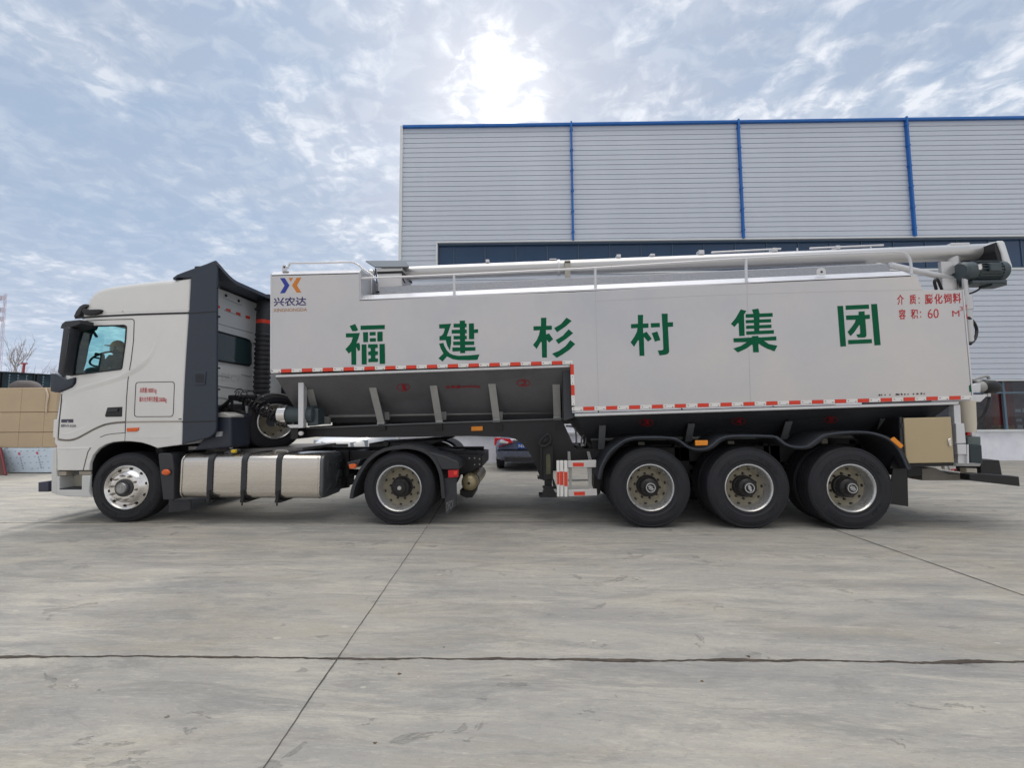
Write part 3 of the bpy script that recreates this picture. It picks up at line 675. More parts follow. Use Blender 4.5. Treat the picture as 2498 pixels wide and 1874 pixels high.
mb = MB(); mb.obox((q.x, RY + 3, q.z), 0.26, 0.1, 0.06); mb.build('cross_arm', mat('red_post_paint', (0.4, 0.06, 0.06)), t, smooth=False)
# far telecom mast at the left edge
q = S(-7, 1000, 95); zt_ = S(3, 716, 95).z
t = thing('telecom_mast', 'slender mast with panel antennas at the far left edge of the sky', 'mast', Vector((q.x - 0.25, 95, 0)))
mb = MB(); x0 = q.x - 0.3
for sx, sy in ((-1, -1), (1, -1), (1, 1), (-1, 1)): mb.tube([(x0 + sx * .3, 95 + sy * .3, 0), (x0 + sx * .16, 95 + sy * .16, zt_)], 0.04, 6)
for k in range(18):
    z = k * zt_ / 18; r0 = .3 - .14 * k / 18; r1 = .3 - .14 * (k + 1) / 18; s = 1 if k % 2 else -1
    for sy in (-1, 1): mb.tube([(x0 - s * r0, 95 + sy * r0, z), (x0 + s * r1, 95 + sy * r1, z + zt_ / 18)], 0.025, 5)
mm = mat('far_mast_paint', (0.58, 0.54, 0.62), 0.7); mb.build('lattice', mm, t)
for dz in (0.8, 4.0, 6.5):
    for sx in (-1, 1):
        mb = MB(); mb.box((x0 + sx * 0.5 - .2, 94.2, zt_ - dz - 1.3), (x0 + sx * 0.5 + .2, 94.6, zt_ - dz)); mb.build('antenna', mm, t, smooth=False)

# ================================================================== WHEELS
def tyre_mb(Rt, rr, w, off=0.0):                    # axis y, outer face near y=0, body towards +y
    mb = MB()
    prof = [(rr, 0.05), (rr, 0.02), (rr + 0.012, 0.006), (rr + 0.03, 0.002), (rr + 0.05, 0.004), (rr + .30 * (Rt - rr), -0.012), (rr + .36 * (Rt - rr), -0.010), (rr + .60 * (Rt - rr), -0.014), (rr + .64 * (Rt - rr), -0.009), (rr + .72 * (Rt - rr), -0.006), (rr + .74 * (Rt - rr), -0.002),
            (Rt - 0.035, 0.006), (Rt - 0.028, 0.002), (Rt - 0.006, 0.020), (Rt, 0.030)]
    y = 0.03; k = 0
    gw = (w - 0.06) / 5
    for i in range(5):
        a = 0.03 + i * gw
        if i > 0: prof += [(Rt - 0.014, a), (Rt - 0.014, a + 0.012), (Rt, a + 0.013)]
        prof += [(Rt, a + gw - 0.001)]
    prof += [(Rt - 0.006, w - 0.02), (Rt - 0.035, w), (rr + .5 * (Rt - rr), w + 0.01), (rr + 0.02, w - 0.005), (rr, w - 0.03)]
    mb.lathe([(r, h + off) for r, h in prof], n=72)
    if off == 0.0:                                     # moulded maker's blocks and size marks on the sidewall
        rm = rr + .47 * (Rt - rr); rnd = random.Random(int(Rt * 1000))
        for a0, cnt in ((0.5, 9), (2.2, 7), (3.7, 9), (5.3, 6)):
            for i in range(cnt):
                if rnd.random() < .15: continue
                a = a0 + i * .085; e1 = Vector((math.cos(a), 0, math.sin(a))); e2 = Vector((-math.sin(a), 0, math.cos(a))); c = e1 * rm + Vector((0, -.0125, 0)); hw = .012 + .006 * rnd.random()
                v = [c + e1 * u * .017 + e2 * w * hw + Vector((0, y, 0)) for y in (0, -.006) for u, w in ((-1, -1), (1, -1), (1, 1), (-1, 1))]
                mb.add(v, [(0, 1, 2, 3), (7, 6, 5, 4), (0, 4, 5, 1), (1, 5, 6, 2), (2, 6, 7, 3), (3, 7, 4, 0)])
    return mb
def holes(mb, n, rad, y, rx, rz, ph=0.0, depth=0.01):
    for k in range(n):
        a = ph + 2 * math.pi * k / n; c = Vector((rad * math.cos(a), y, rad * math.sin(a)))
        e1 = Vector((math.cos(a), 0, math.sin(a))); e2 = Vector((-math.sin(a), 0, math.cos(a)))
        ring = [c + e1 * (rx * math.cos(t)) + e2 * (rz * math.sin(t)) for t in [6.2832 * i / 14 for i in range(14)]]
        mb.loft([ring, [p + Vector((0, depth, 0)) for p in ring]])
def attach(mb, name, m, o):
    ends = mb.cut[1:] + [(len(mb.v), len(mb.f))]
    for (v0, f0), (v1, f1) in zip(mb.cut, ends):
        q = MB(); q.v = mb.v[v0:v1]; q.f = [[i - v0 for i in f] for f in mb.f[f0:f1]]; q.mi = mb.mi[f0:f1]; q.cut = [(0, 0)]
        q.build(name, m, None).parent = o
def nuts(mb, n, rad, y, r, h, ph=0.0):
    for k in range(n):
        a = ph + 2 * math.pi * k / n; c = Vector((rad * math.cos(a), y, rad * math.sin(a)))
        ring = lambda rr, yy: [c + Vector((rr * math.cos(t + a), yy, rr * math.sin(t + a))) for t in [6.2832 * i / 6 for i in range(6)]]
        mb.loft([ring(r * 1.35, 0), ring(r * 1.3, -h * .25), ring(r, -h * .28), ring(r * .9, -h)])
# dual rear wheel with deep dish
def dual_wheel(name, parent, loc, Rt, rr, spin, cap='plain', steer=0.0):
    w = tyre_mb(Rt, rr, 0.29)
    inner = tyre_mb(Rt, rr, 0.29, 0.33); w.add(inner.v, inner.f)
    o = w.build(name, M['tyre'], None, ang=28); o.parent = parent; o.location = Vector(loc) - (parent.location if parent else Vector())
    rim = MB()
    rim.lathe([(rr + 0.012, 0.012), (rr + 0.010, -0.004), (rr, -0.008), (rr - 0.012, 0.004), (rr - 0.022, 0.03), (rr - 0.030, 0.09), (rr - 0.038, 0.125), (rr - 0.0455, 0.141)], n=72)
    ro = rim.build('rim', M['steelrim'], None, ang=40); ro.parent = o
    d = MB()
    d.lathe([(rr - 0.046, 0.142), (rr - 0.060, 0.155), (rr - 0.085, 0.170), (0.230, 0.176), (0.222, 0.170), (0.10, 0.170)], n=72)
    do = d.build('disc', M['tanrim'], None, ang=30); do.parent = o
    h = MB(); holes(h, 10, rr - 0.066, 0.150, 0.015, 0.022, spin, 0.012); attach(h, 'hand_hole', M['black'], o)
    nn = MB(); nuts(nn, 10, 0.183, 0.170, 0.0145, 0.034, spin + .31); no = nn.build('nuts', M['nut'], None, ang=20); no.parent = o
    hb = MB()
    hr = rr * 0.425
    if cap == 'drive':
        hb.lathe([(hr + 0.02, 0.174), (hr + 0.018, 0.15), (hr, 0.14), (hr, 0.07), (hr - 0.012, 0.055), (hr * .70, 0.048), (hr * .66, 0.03), (hr * .3, 0.025), (0.001, 0.024)], n=48)
        nuts(hb, 8, hr * .84, 0.052, 0.009, 0.014)
    else:
        hb.lathe([(hr + 0.022, 0.174), (hr + 0.015, 0.13), (hr, 0.12), (hr - .006, 0.05), (hr * .86, 0.03), (hr * .62, 0.012), (hr * .60, -0.012), (hr * .52, -0.022), (0.001, -0.024)], n=48)
        for kk in range(4): hb.lathe([(hr + .001, 0.06 + kk * .015), (hr + .004, 0.064 + kk * .015), (hr + .001, 0.068 + kk * .015)], n=48)
    hbo = hb.build('hub', mat('black_hub_casting', (0.022, 0.020, 0.020), 0.45, 0.3, 0.3, 20.0), None, ang=30); hbo.parent = o
    cp = MB()
    if cap == 'drive':
        cp.lathe([(hr * .22, 0.0235), (hr * .20, 0.012), (0.001, 0.011)], n=24)
    else:
        cp.lathe([(hr * .50, -0.0225), (hr * .48, -0.027), (hr * .42, -0.027), (hr * .40, -0.0235)], n=36)
        cp.obox((0, -0.026, 0), hr * .62, 0.005, hr * .15, Matrix.Rotation(0.35 + spin, 3, 'Y')); cp.obox((0.004, -0.0262, hr * .16), hr * .40, 0.005, hr * .09, Matrix.Rotation(0.35 + spin, 3, 'Y'))
        cp.obox((-0.004, -0.0262, -hr * .17), hr * .44, 0.005, hr * .08, Matrix.Rotation(0.35 + spin, 3, 'Y'))
    cpo = cp.build('hub_emblem', mat('worn_emblem', (0.42, 0.42, 0.42), 0.4, 0.6), None, ang=30); cpo.parent = o
    return o
def mirror_wheel(o, parent, y):
    c = link_copy(o, parent); c.location = o.location + Vector((0, y, 0)); c.rotation_euler = (0, 0, math.pi + o.rotation_euler.z); return c
def steer_wheel(name, parent, loc, Rt, rr, turn):
    w = tyre_mb(Rt, rr, 0.30); o = w.build(name, M['tyre'], None, ang=28); o.parent = parent; o.location = Vector(loc) - parent.location
    o.rotation_euler.z = turn
    d = MB()
    d.lathe([(rr + 0.012, 0.012), (rr + 0.010, -0.004), (rr, -0.010), (rr - 0.014, 0.000), (rr - 0.028, 0.020), (rr - 0.040, 0.030), (rr - 0.060, 0.022), (rr - 0.085, 0.0), (rr - 0.105, -0.028), (rr - 0.118, -0.036), (0.13, -0.036), (0.12, -0.034)], n=80)
    ro = d.build('rim', M['chrome'], None, ang=40); ro.parent = o
    h = MB(); holes(h, 10, rr - 0.045, 0.016, 0.013, 0.022, .2, 0.012); attach(h, 'hand_hole', M['black'], o)
    # slots are tilted with the rim: bring them just proud of it
    nn = MB(); nuts(nn, 10, rr - 0.140, -0.034, 0.0165, 0.045, .5); no = nn.build('nuts', mat('bright_wheel_nut', (0.36, 0.34, 0.32), 0.3, 0.9), None, ang=20); no.parent = o
    hb = MB(); hb.lathe([(0.138, -0.030), (0.136, -0.050), (0.118, -0.054), (0.100, -0.054), (0.098, -0.064), (0.080, -0.066)], n=48); nuts(hb, 10, 0.117, -0.053, 0.007, 0.010)
    hbo = hb.build('hub', mat('dark_hub_ring', (0.07, 0.07, 0.075), 0.45, 0.5), None, ang=30); hbo.parent = o
    cp = MB(); cp.lathe([(0.084, -0.060), (0.083, -0.092), (0.074, -0.104), (0.070, -0.104), (0.068, -0.098), (0.001, -0.098)], n=40)
    cpo = cp.build('hub_cap', mat('grey_hub_cap', (0.30, 0.30, 0.30), 0.35, 0.6), None, ang=30); cpo.parent = o
    e = MB(); e.lathe([(0.055, -0.0985), (0.053, -0.102), (0.045, -0.102), (0.043, -0.0985)], n=32); e.obox((0, -0.1, 0.012), 0.014, 0.006, 0.062); e.obox((-.014, -0.1, -0.014), 0.048, 0.006, 0.012, Matrix.Rotation(.7, 3, 'Y')); e.obox((.016, -0.1, -0.012), 0.044, 0.006, 0.012, Matrix.Rotation(-.7, 3, 'Y'))
    eo = e.build('hub_emblem', mat('worn_emblem', (0.42, 0.42, 0.42)), None); eo.parent = o
    v = MB(); a = 2.5
    return o

# ================================================================== TRACTOR UNIT
TW = 2.46                                            # width across the cab
tr = thing('tractor_truck', 'white high-roof tractor truck with dark grey side fairing, coupled under the silver tank trailer', 'truck', Vector((S(640, 1200).x, 1.23, 0)))
def P2(px, py, y=0.0): p = S(px, py, y); return (p.x, p.z)
def ribbon(mb, pts, w, y, t=0.004, ref=0.0):         # flat strip along photo points, slightly proud of the side at depth y
    q = [S(a, c, ref) for a, c in pts]
    for i in range(len(q) - 1):
        d = (q[i + 1] - q[i]); d.y = 0; d.normalize(); n = Vector((-d.z, 0, d.x)) * (w / 2)
        e = d * (w * 0.25)
        a, b_ = q[i] - e, q[i + 1] + e
        mb.sheet([Vector((p.x, y, p.z)) for p in (a - n, b_ - n, b_ + n, a + n)], [Vector((p.x, y + t, p.z)) for p in (a - n, b_ - n, b_ + n, a + n)])

cabp = [(466, 677, .05), (430, 678.3, .10), (390, 680.5, .10), (350, 684.5, .10), (310, 689, .10), (270, 694.5, .10), (242, 700, .11), (224, 708, .12), (211, 724, .12), (203, 742, .12), (187, 785, .12),
        (170, 845, .12), (152, 908, .12), (139, 955, .12), (133, 985, .13), (127, 1022, .13), (124, 1060, .12), (126, 1082, .08), (136, 1090, .03), (138, 1120, .02), (139, 1148, .012),
        (180, 1148.3, .012), (217, 1148, .012), (219, 1130, .012), (227, 1110, .012), (240, 1095, .012), (257, 1084.5, .012), (276, 1079, .012), (297, 1077, .012), (318, 1077, .012), (345, 1080, .012), (366, 1086.5, .012), (384, 1093.5, .012), (414, 1089, .012), (444, 1085, .015),
        (446, 1035, .03), (449, 950, .03), (455, 850, .03), (461, 760, .03)]
mb = MB(); rounded_prism(mb, [(*P2(a, c), r) for a, c, r in cabp], 0.0, TW, 5)
cab = mb.build('cab', [M['cab'], M['interior']], tr)
winp = [(173.2, 916.2), (178.2, 873), (184, 840), (194.2, 809), (199, 801.5), (206, 797.6), (214, 796.2), (260, 794.8), (303, 793.6), (307, 795.2), (308.6, 798.5), (306.6, 830), (297.4, 898), (295.4, 901)]
def cutter(pts, y0, y1):
    m_ = MB(); m_.prism(pts, y0, y1, 0.0); return m_.build('cutter', M['interior'], None, smooth=False)
inner = [(216, 770), (196, 820), (152, 960), (152, 1060), (250, 1060), (440, 1040), (450, 760), (454, 695), (400, 699), (300, 708), (240, 720)]
shield = [(60, 790), (60, 948), (145, 948), (175, 935), (215, 800), (212, 776)]
o_in, o_w1, o_w2, o_sh = cutter(inner, 0.055, TW - 0.055), cutter(winp, -0.3, 0.2), cutter(winp, TW - 0.2, TW + 0.3), cutter(shield, 0.20, TW - 0.20)
for c in (o_in,):
    c.data.materials.clear(); c.data.materials.append(M['interior'])
for c in (o_w1, o_w2, o_sh):
    c.data.materials.clear(); c.data.materials.append(M['interior'])
try:
    apply_bool(cab, [o_in, o_w1, o_w2, o_sh])
except Exception as ex:
    print('BOOL FAIL', ex)
# glazing
mb = MB(); mb.prism(winp, 0.022, 0.027, 0.0); mb.build('side_window', M['sideglass'], tr, smooth=False)
mb = MB(); mb.prism(winp, TW - .027, TW - .022, 0.0); mb.build('side_window', M['sideglass'], tr, smooth=False)
wt, wb_ = S(200, 776), S(150, 948); mb = MB(); n = 12; ra_, rb_ = [], []
for i in range(n + 1):
    t = i / n; y = 0.18 + t * (TW - 0.36); bow = 0.10 * (1 - (2 * t - 1) ** 2)
    ra_.append((wt.x - bow + .02, y, wt.z)); rb_.append((wb_.x - bow + .02, y, wb_.z))
mb.add(ra_ + rb_, [(i, i + 1, n + 2 + i, n + 1 + i) for i in range(n)]); mb.build('windscreen', M['windglass'], tr)
# seals around the window
mb = MB(); lp = [S(a, c, 0) + Vector((0, -0.002, 0)) for a, c in winp]; lp = lp + [lp[0], lp[1]]; mb.tube(lp, 0.011, 6, False); mb.build('window_seal', M['black'], tr)
# door: gap line, handle, lower sill
door = MB(); ribbon(door, [(199, 783.5), (260, 780), (322, 778.5), (326, 780), (327.5, 784), (326, 830), (320, 880), (316, 903), (312, 930), (309, 970), (306.5, 1030)], 0.012, -0.003)
ribbon(door, [(306.5, 1030), (305.5, 1056)], 0.012, -0.003)
ribbon(door, [(151, 962), (149, 985), (145.5, 1020), (142, 1070)], 0.016, -0.003)
dr = door.build('door', M['seam'], tr, smooth=False)
dl = MB(); crv = [(142, 1072), (165, 1074.5), (185, 1071), (205, 1061), (225, 1050), (245, 1040.5), (262, 1035), (285, 1031.5), (306, 1030)]
ribbon(dl, [(p.x, p.y) for p in spline([(a, c, 0) for a, c in crv], 5)], 0.030, -0.0035); ribbon(dl, [(306, 1030), (445, 1028.5)], 0.026, -0.0035)
dl.build('sill_strip', mat('taupe_strip', (0.36, 0.33, 0.29), 0.6), dr, smooth=False)
hd = MB(); hd.prism([(262, 994.5), (299, 992.5), (298, 1017), (259, 1018), (256, 1015)], -0.004, 0.01, 0.0); ho_ = hd.build('door_handle', M['black'], dr, bevel=0.006)
hd = MB(); hd.prism([(265, 999), (290, 997.5), (289, 1004), (264, 1005)], -0.022, -0.005, 0.0); hd.build('handle_grip', M['plast'], dr, bevel=0.005)
# raised swoosh crease pressed into door and sleeper side
def crease(pts, w, h):
    m_ = MB(); q = [S(a, c, 0) for a, c in pts]; rings = []
    for i in range(len(q)):
        d = q[min(i + 1, len(q) - 1)] - q[max(i - 1, 0)]; d.normalize(); n_ = Vector((-d.z, 0, d.x)); k = min(1, 2.2 * i / len(q) + .05, 2.2 * (len(q) - 1 - i) / len(q) + .05)
        rings.append([Vector((p.x, 0.0005 - hh * k, p.z)) for p, hh in ((q[i] - n_ * w * .75, 0), (q[i] - n_ * w * .30, h * .55), (q[i] - n_ * w * .1, h * .95), (q[i] + n_ * w * .22, h), (q[i] + n_ * w * .34, 0))])
    m_.loft(rings, False, False); return m_
cr1 = [(p.x, p.y) for p in spline([(x, y, 0) for x, y in ((150, 968), (190, 950), (250, 932), (300, 916), (330, 900), (355, 880), (374, 850), (384, 815), (389, 785))], 6)]
crease(cr1, 0.095, 0.016).build('body_crease', M['cab'], tr, ang=50)
crease([(148, 1060), (170, 1058), (195, 1048), (215, 1040)], 0.05, 0.006).build('body_crease', M['cab'], tr, ang=50)
# roof seam, step lines
mb = MB(); ribbon(mb, [(184, 776), (260, 771), (340, 767.2), (462, 763.5)], 0.030, -0.004); mb.build('roof_seam', M['black'], tr, smooth=False)
mb = MB(); ribbon(mb, [(209, 765), (300, 760), (462, 755)], 0.022, -0.003); mb.build('roof_flange', M['cab'], tr, smooth=False)
# stowage locker lid with the red weights
mb = MB(); lk = [(334, 934), (339, 933), (420, 931.5), (424, 933.5), (425.6, 938), (423, 1008), (421, 1014), (417, 1016.5), (334, 1017), (329, 1014.5), (328, 1010), (331.5, 938), (334, 934)]
ribbon(mb, lk, 0.010, -0.003); lid = mb.build('locker_lid', M['seam'], tr, smooth=False)
mb = MB(); ps = lambda x, y: S(x, y, 0) + Vector((0, -0.0035, 0))
lettering(mb, '总质量:18000 kg', [(341.5, 946), (382.5, 945), (382, 962), (341, 960)], ps, 0.008)
lettering(mb, '最大允许牵引质量:33600kg', [(340.5, 968), (407, 967.5), (406.5, 984), (340, 982)], ps, 0.008)
mb.build('weight_lettering', M['redpaint'], lid, smooth=False, recalc=False)
mb = MB(); mb.prism([(436, 1021.5), (443, 1021.2), (443, 1023.6), (436, 1024)], -0.003, 0.0, 0.0); mb.build('badge', M['seam'], tr, smooth=False)
# door badges
mb = MB(); mb.prism([(150.5, 1023.3), (179, 1023), (178.7, 1031), (150.3, 1031.2)], -0.006, 0.0, 0.0); bdg = mb.build('badge', mat('dark_badge', (0.05, 0.045, 0.075), 0.35), tr, smooth=False)
mb = MB(); lettering(mb, '国Ⅵ·520', [(149.5, 1036), (186, 1035.5), (185.5, 1043), (149, 1043)], ps, 0.03); mb.build('model_lettering', mat('grey_badge_metal', (0.20, 0.19, 0.21), 0.4, 0.5), tr, smooth=False, recalc=False)
mb = MB(); mb.prism([(165, 1028), (168, 1027.6), (168, 1029.4), (165, 1029.6)], -0.0085, -0.0062, 0.0); mb.build('emblem', M['white'], bdg, smooth=False)
# turn lamp on the sill
mb = MB(); mb.prism([(311, 1044.5), (340.5, 1043.5), (338, 1051), (334, 1053), (311, 1053.5), (310, 1050)], -0.012, 0.0, 0.0); mb.build('indicator', M['amber2'], tr, bevel=0.004)
mb = MB(); ribbon(mb, [(308, 1068), (420, 1066)], 0.012, -0.004); mb.build('body_crease', M['cab'], tr, smooth=False)
mb = MB(); ribbon(mb, [(245, 1067), (258, 1061.5), (275, 1058.5), (306, 1056)], 0.009, -0.003); ribbon(mb, [(221, 1093), (215, 1102), (210, 1120), (203, 1148)], 0.012, -0.003); ribbon(mb, [(306, 1056), (304.5, 1077)], 0.006, -0.003); mb.build('fender_gap', M['seam'], tr, smooth=False)
mb = MB(); crease([(142, 1094), (170, 1094), (217, 1093.5)], 0.05, 0.014).build('body_crease', M['cab'], tr, ang=60)
# wheel arch liner
mb = MB(); arch = [(219, 1190), (221, 1130), (229, 1111), (242, 1096.5), (258, 1086.5), (277, 1081), (297, 1079), (318, 1079), (345, 1082), (366, 1088.5), (392, 1097), (400, 1150)]
a = [S(x, y, 0) for x, y in arch]; mb.loft([[Vector((p.x, 0.03, p.z)) for p in a], [Vector((p.x, 0.85, p.z)) for p in a]], False, False); mb.poly([Vector((p.x, 0.85, p.z)) for p in a]); mb.build('wheel_arch', M['black'], tr, recalc=False)
mb = MB(); mb.loft([[Vector((p.x, TW - 0.03, p.z)) for p in a], [Vector((p.x, TW - 0.85, p.z)) for p in a]], False, False); mb.build('wheel_arch', M['black'], tr, recalc=False)
# bumper with entry step recess
mb = MB()
def fullp(mb, pts, y0, y1, y2, y3): mb.prism(pts, y0, y1, 0.0); mb.prism(pts, y2, y3, 0.0)
mb2 = MB(); bq = [(124, 1094, .05), (134, 1092, .02), (137.5, 1092, .01), (137.5, 1151, .01), (138, 1206, .01), (121, 1205, .05), (120, 1150, .06)]
rounded_prism(mb, [(*P2(a, c), r) for a, c, r in bq], 0.0, TW, 4)
bump = mb.build('bumper', M['cab2'], tr)
mb = MB()
for y0, y1 in ((0.004, .30), (TW - .30, TW - .004)):
    mb.prism([(132, 1163), (143, 1162.5), (143, 1195.5), (198, 1195.5), (198, 1161), (219, 1160), (215, 1199), (221, 1213.8), (190, 1213), (163, 1212.3), (133, 1207)], y0, y1, 0.0)
mb.build('entry_step', M['cab2'], bump, bevel=0.012)
mb = MB()
for y0, y1 in ((0.22, .26), (TW - .26, TW - .22)):
    mb.prism([(139, 1150), (200, 1150), (200, 1199), (139, 1199)], y0, y1, 0.0)
mb.build('step_recess', M['cream'], bump, smooth=False)
mb = MB(); mb.prism([(141, 1193), (196, 1193), (197, 1197.5), (140, 1197.5)], 0.012, 0.22, 0.0); mb.prism([(173, 1150.5), (187, 1150.5), (187, 1159), (173, 1159)], .05, .2, 0.0); mb.build('step_tread', M['plast'], bump, smooth=False)
mb = MB(); mb.prism([(139, 1151), (158, 1151), (158, 1161), (139, 1161)], 0.02, .15, 0.0); mb.prism([(188, 1151), (217, 1151), (217, 1159), (188, 1159)], 0.03, .15, 0.0); mb.build('step_bracket', mat('tan_step_bracket', (0.34, 0.30, 0.25), 0.6), bump, smooth=False)  # brackets in one even tan
mb = MB(); rounded_prism(mb, [(*P2(a, c, .15), r) for a, c, r in [(101, 1176, .02), (127, 1173.5, .0), (127, 1199, .0), (101, 1199.5, .02)]], 0.10, TW - .10, 3); mb.build('bumper_guard', mat('dark_blue_black_guard', (0.03, 0.032, 0.06), 0.5), bump)
mb = MB(); mb.prism([(126.5, 1084), (135.5, 1083), (135, 1091), (127, 1091.5)], 0.05, .12, 0.0); mb.build('corner_lamp', M['redlens'], tr, smooth=False, bevel=0.004)
# grille corner panel line on the front corner
mb = MB(); mb.prism([(131.5, 1024), (142, 1023), (139, 1072), (129.5, 1066)], -0.004, .05, 0.0); mb.build('corner_panel', M['cab'], tr, bevel=0.006)
# sun visor and A pillar trim
mb = MB(); vis = [(184, 774), (190, 760), (199, 748), (207, 743.5), (215, 742.5), (218, 747), (214, 751), (207, 753), (203, 760), (197, 772)]
rounded_prism(mb, [(*P2(a, c), .008) for a, c in vis], -0.03, TW + .03, 3); mb.build('sun_visor', M['plast'], tr)
mb = MB(); rounded_prism(mb, [(*P2(a, c), .01) for a, c in [(206, 761), (210, 753), (222, 756.5), (250, 756), (253, 758), (250, 765), (238, 769), (214, 770)]], -0.045, 0.01, 3); mb.build('roof_marker', M['black'], tr)
mb = MB(); mb.prism([(152, 955), (180, 925), (184, 921), (187, 924), (186, 935), (178, 945), (160, 953), (146, 958), (139, 957), (143, 925), (160, 905)], -0.002, 0.0, 0.0); mb.build('pillar_trim', M['plast'], tr, smooth=False)
mb = MB(); rounded_prism(mb, [(*P2(a, c), .01) for a, c in [(128, 912), (140, 912), (152, 918), (165, 927), (186, 921), (181, 941), (168, 948), (140, 958), (128, 955)]], -0.03, 0.04, 3); mb.build('cowl_corner', M['dgrey'], tr)
# mirrors on their arms
def mirror_set(sg):
    y = lambda v: v if sg < 0 else TW - v
    mr_ = MB()
    q = [(*P2(a, c, -0.24), r) for a, c, r in [(153, 800, .02), (164, 797, .02), (169, 800, .02), (168, 815, .02), (160, 870, .02), (153, 912, .02), (146, 915, .02), (139, 909, .02), (145, 862, .02)]]
    y0, y1 = sorted((y(-0.24), y(-0.09))); rounded_prism(mr_, q, y0, y1, 3); o = mr_.build('mirror', M['plast'], tr)
    am = MB()
    for z in ((196, 792), (163, 785)):
        pass
    am.prism([(164, 804), (168, 793), (176, 787), (186, 786), (198, 784.5), (212, 783), (212, 793.5), (196, 800), (181, 806)], *sorted((y(-0.20), y(0.06))), -0.1 if sg < 0 else 0.0); am.build('mirror_arm', M['plast'], o, bevel=0.01)
    g_ = MB(); yy = y(-0.20)
    return o
mirror_set(-1); mirror_set(1)
mb = MB(); qa = [S(168, 815, -.235), S(160, 868, -.235)]; q = [qa[0] + Vector((.006, 0, 0)), qa[1] + Vector((.006, 0, 0)), qa[1] + Vector((.006, .135, 0)), qa[0] + Vector((.006, .135, 0))]; mb.sheet(q, [p - Vector((.012, 0, 0)) for p in q]); mb.build('mirror_glass', mat('mirror_glass', (0.10, 0.12, 0.12), 0.12, 0.8), tr, smooth=False)
# interior: dash, wheel, seat, back wall
mb = MB(); mb.prism([(158, 903), (205, 903), (222, 915), (222, 1040), (158, 1040)], .08, TW - .08, 0.0); mb.build('dashboard', M['interior'], tr, bevel=.02)
mb = MB(); c = S(262, 876, .55); ax = Vector((-.55, 0, .83)).normalized()
e1 = Vector((0, 1, 0)); e2 = ax.cross(e1)
ring = [c + (e1 * math.cos(t) + e2 * math.sin(t)) * .225 for t in [6.2832 * i / 36 for i in range(38)]]; mb.tube(ring, .016, 8, False)
for an in (0.0, 3.1416, 4.71): mb.tube([c - ax * .02, c + (e1 * math.cos(an) + e2 * math.sin(an)) * .225], .014, 6)
mb.tube([c - ax * .03, c - ax * .5], .035, 8); sw = mb.build('steering_wheel', M['black'], tr)
STW, STA, STE1, STE2 = c, ax, e1, e2
mb = MB()
for yc in (.55, 1.9):
    s0 = S(300, 930, .55); mb.box((s0.x - .10, yc - .27, s0.z - .12), (s0.x + .45, yc + .27, s0.z)); mb.box((s0.x + .42, yc - .26, s0.z), (s0.x + .58, yc + .26, s0.z + .62)); mb.box((s0.x + .45, yc - .14, s0.z + .66), (s0.x + .56, yc + .14, s0.z + .86))
mb.build('seat', M['interior'], tr, bevel=.04, seg=3)
mb = MB(); g1 = S(212, 850, .12); mb.tube(spline([S(186, 905, .12), S(186, 872, .12), S(196, 872, .12), S(199, 888, .12), S(199, 905, .12)], 5), .018, 8); mb.tube(spline([S(205, 800, .3), S(222, 803, .3), S(236, 822, .3)], 5), .02, 8); mb.build('grab_handle', M['interior'], tr)

# ---- side fairing and roof deflector
fp = [(467, 677), (470, 675), (529.5, 648), (529.8, 700), (529.6, 760), (529.4, 850), (529, 950), (529, 1045), (526, 1055), (514, 1067), (445, 1085), (446.5, 1031), (451, 930), (455.5, 853), (462, 764)]
for y0, y1 in ((-0.014, .035), (TW - .035, TW + .014)):
    mb = MB(); mb.prism(fp, y0, y1, 0.0); fo = mb.build('side_fairing', M['dgrey'], tr, bevel=.014, seg=3)
    if y0 < 0:
        mb = MB(); ribbon(mb, [(446.5, 1030), (529, 1027.5)], .016, -.018); ribbon(mb, [(462, 765), (529.5, 760.5)], .012, -.018); mb.build('gap', M['black'], fo, smooth=False)
        mb = MB(); mb.prism([(476, 909), (505, 907), (503, 939), (475, 940)], -.024, -.013, 0.0); vt = mb.build('vent', M['dgrey'], fo, bevel=.006)
        mb = MB()
        for k in range(-6, 7):
            c = k * 3.4; x0, x1 = max(479, 479 + c), min(501, 501 + c); y0_, y1_ = 913 + (x0 - 479 - c), 913 + (x1 - 479 - c)
            if x1 - x0 > 2: mb.prism([(x0, y0_), (x0 + 1.3, y0_), (x1, y1_ - 1.3), (x1, y1_)], -.027, -.0245, 0.0)
        mb.build('slats', M['black'], vt, smooth=False)
        mb = MB()
        for py in (700, 772, 898, 950): mb.prism([(529, py - 2), (534, py - 2), (534, py + 2), (529, py + 2)], .0, .03, 0.0)
        mb.build('clip', M['black'], fo, smooth=False)
# deflector: crowned shell over the full width, raised at the outer ends
xs = [(424, 675.5), (434, 668), (452, 661), (480, 651), (505, 642), (526, 633.5), (529.8, 634)]
rings_t = []; n = 26
mb = MB(); top, bot = [], []
xr_ = S(529.8, 640).x
for (px, py) in xs:
    p = S(px, py); ft = []; fb = []
    k = (px - 424) / 106
    for j in range(n + 1):
        t = j / n; u = abs(2 * t - 1); y = -.014 + t * (TW + .028)
        edge = max(0, (u - .62) / .38)
        z = p.z - (1 - u ** 6) * 0.05 * k - k * 0.16 * (1 - edge ** 1.5) if u < 1 else p.z
        z = p.z - k * 0.20 * (1 - min(1, edge) ** 1.6)
        sag = 0.0
        if u > .97: z -= 0.02
        ft.append(Vector((p.x, y, z))); fb.append(Vector((p.x + .01, y, z - .035 - .03 * k)))
    top.append(ft); bot.append(fb)
mb.loft(top, False, False); mb.loft(bot, False, False)
mb.loft([top[-1], bot[-1]], False, False); mb.loft([top[0], bot[0]], False, False)
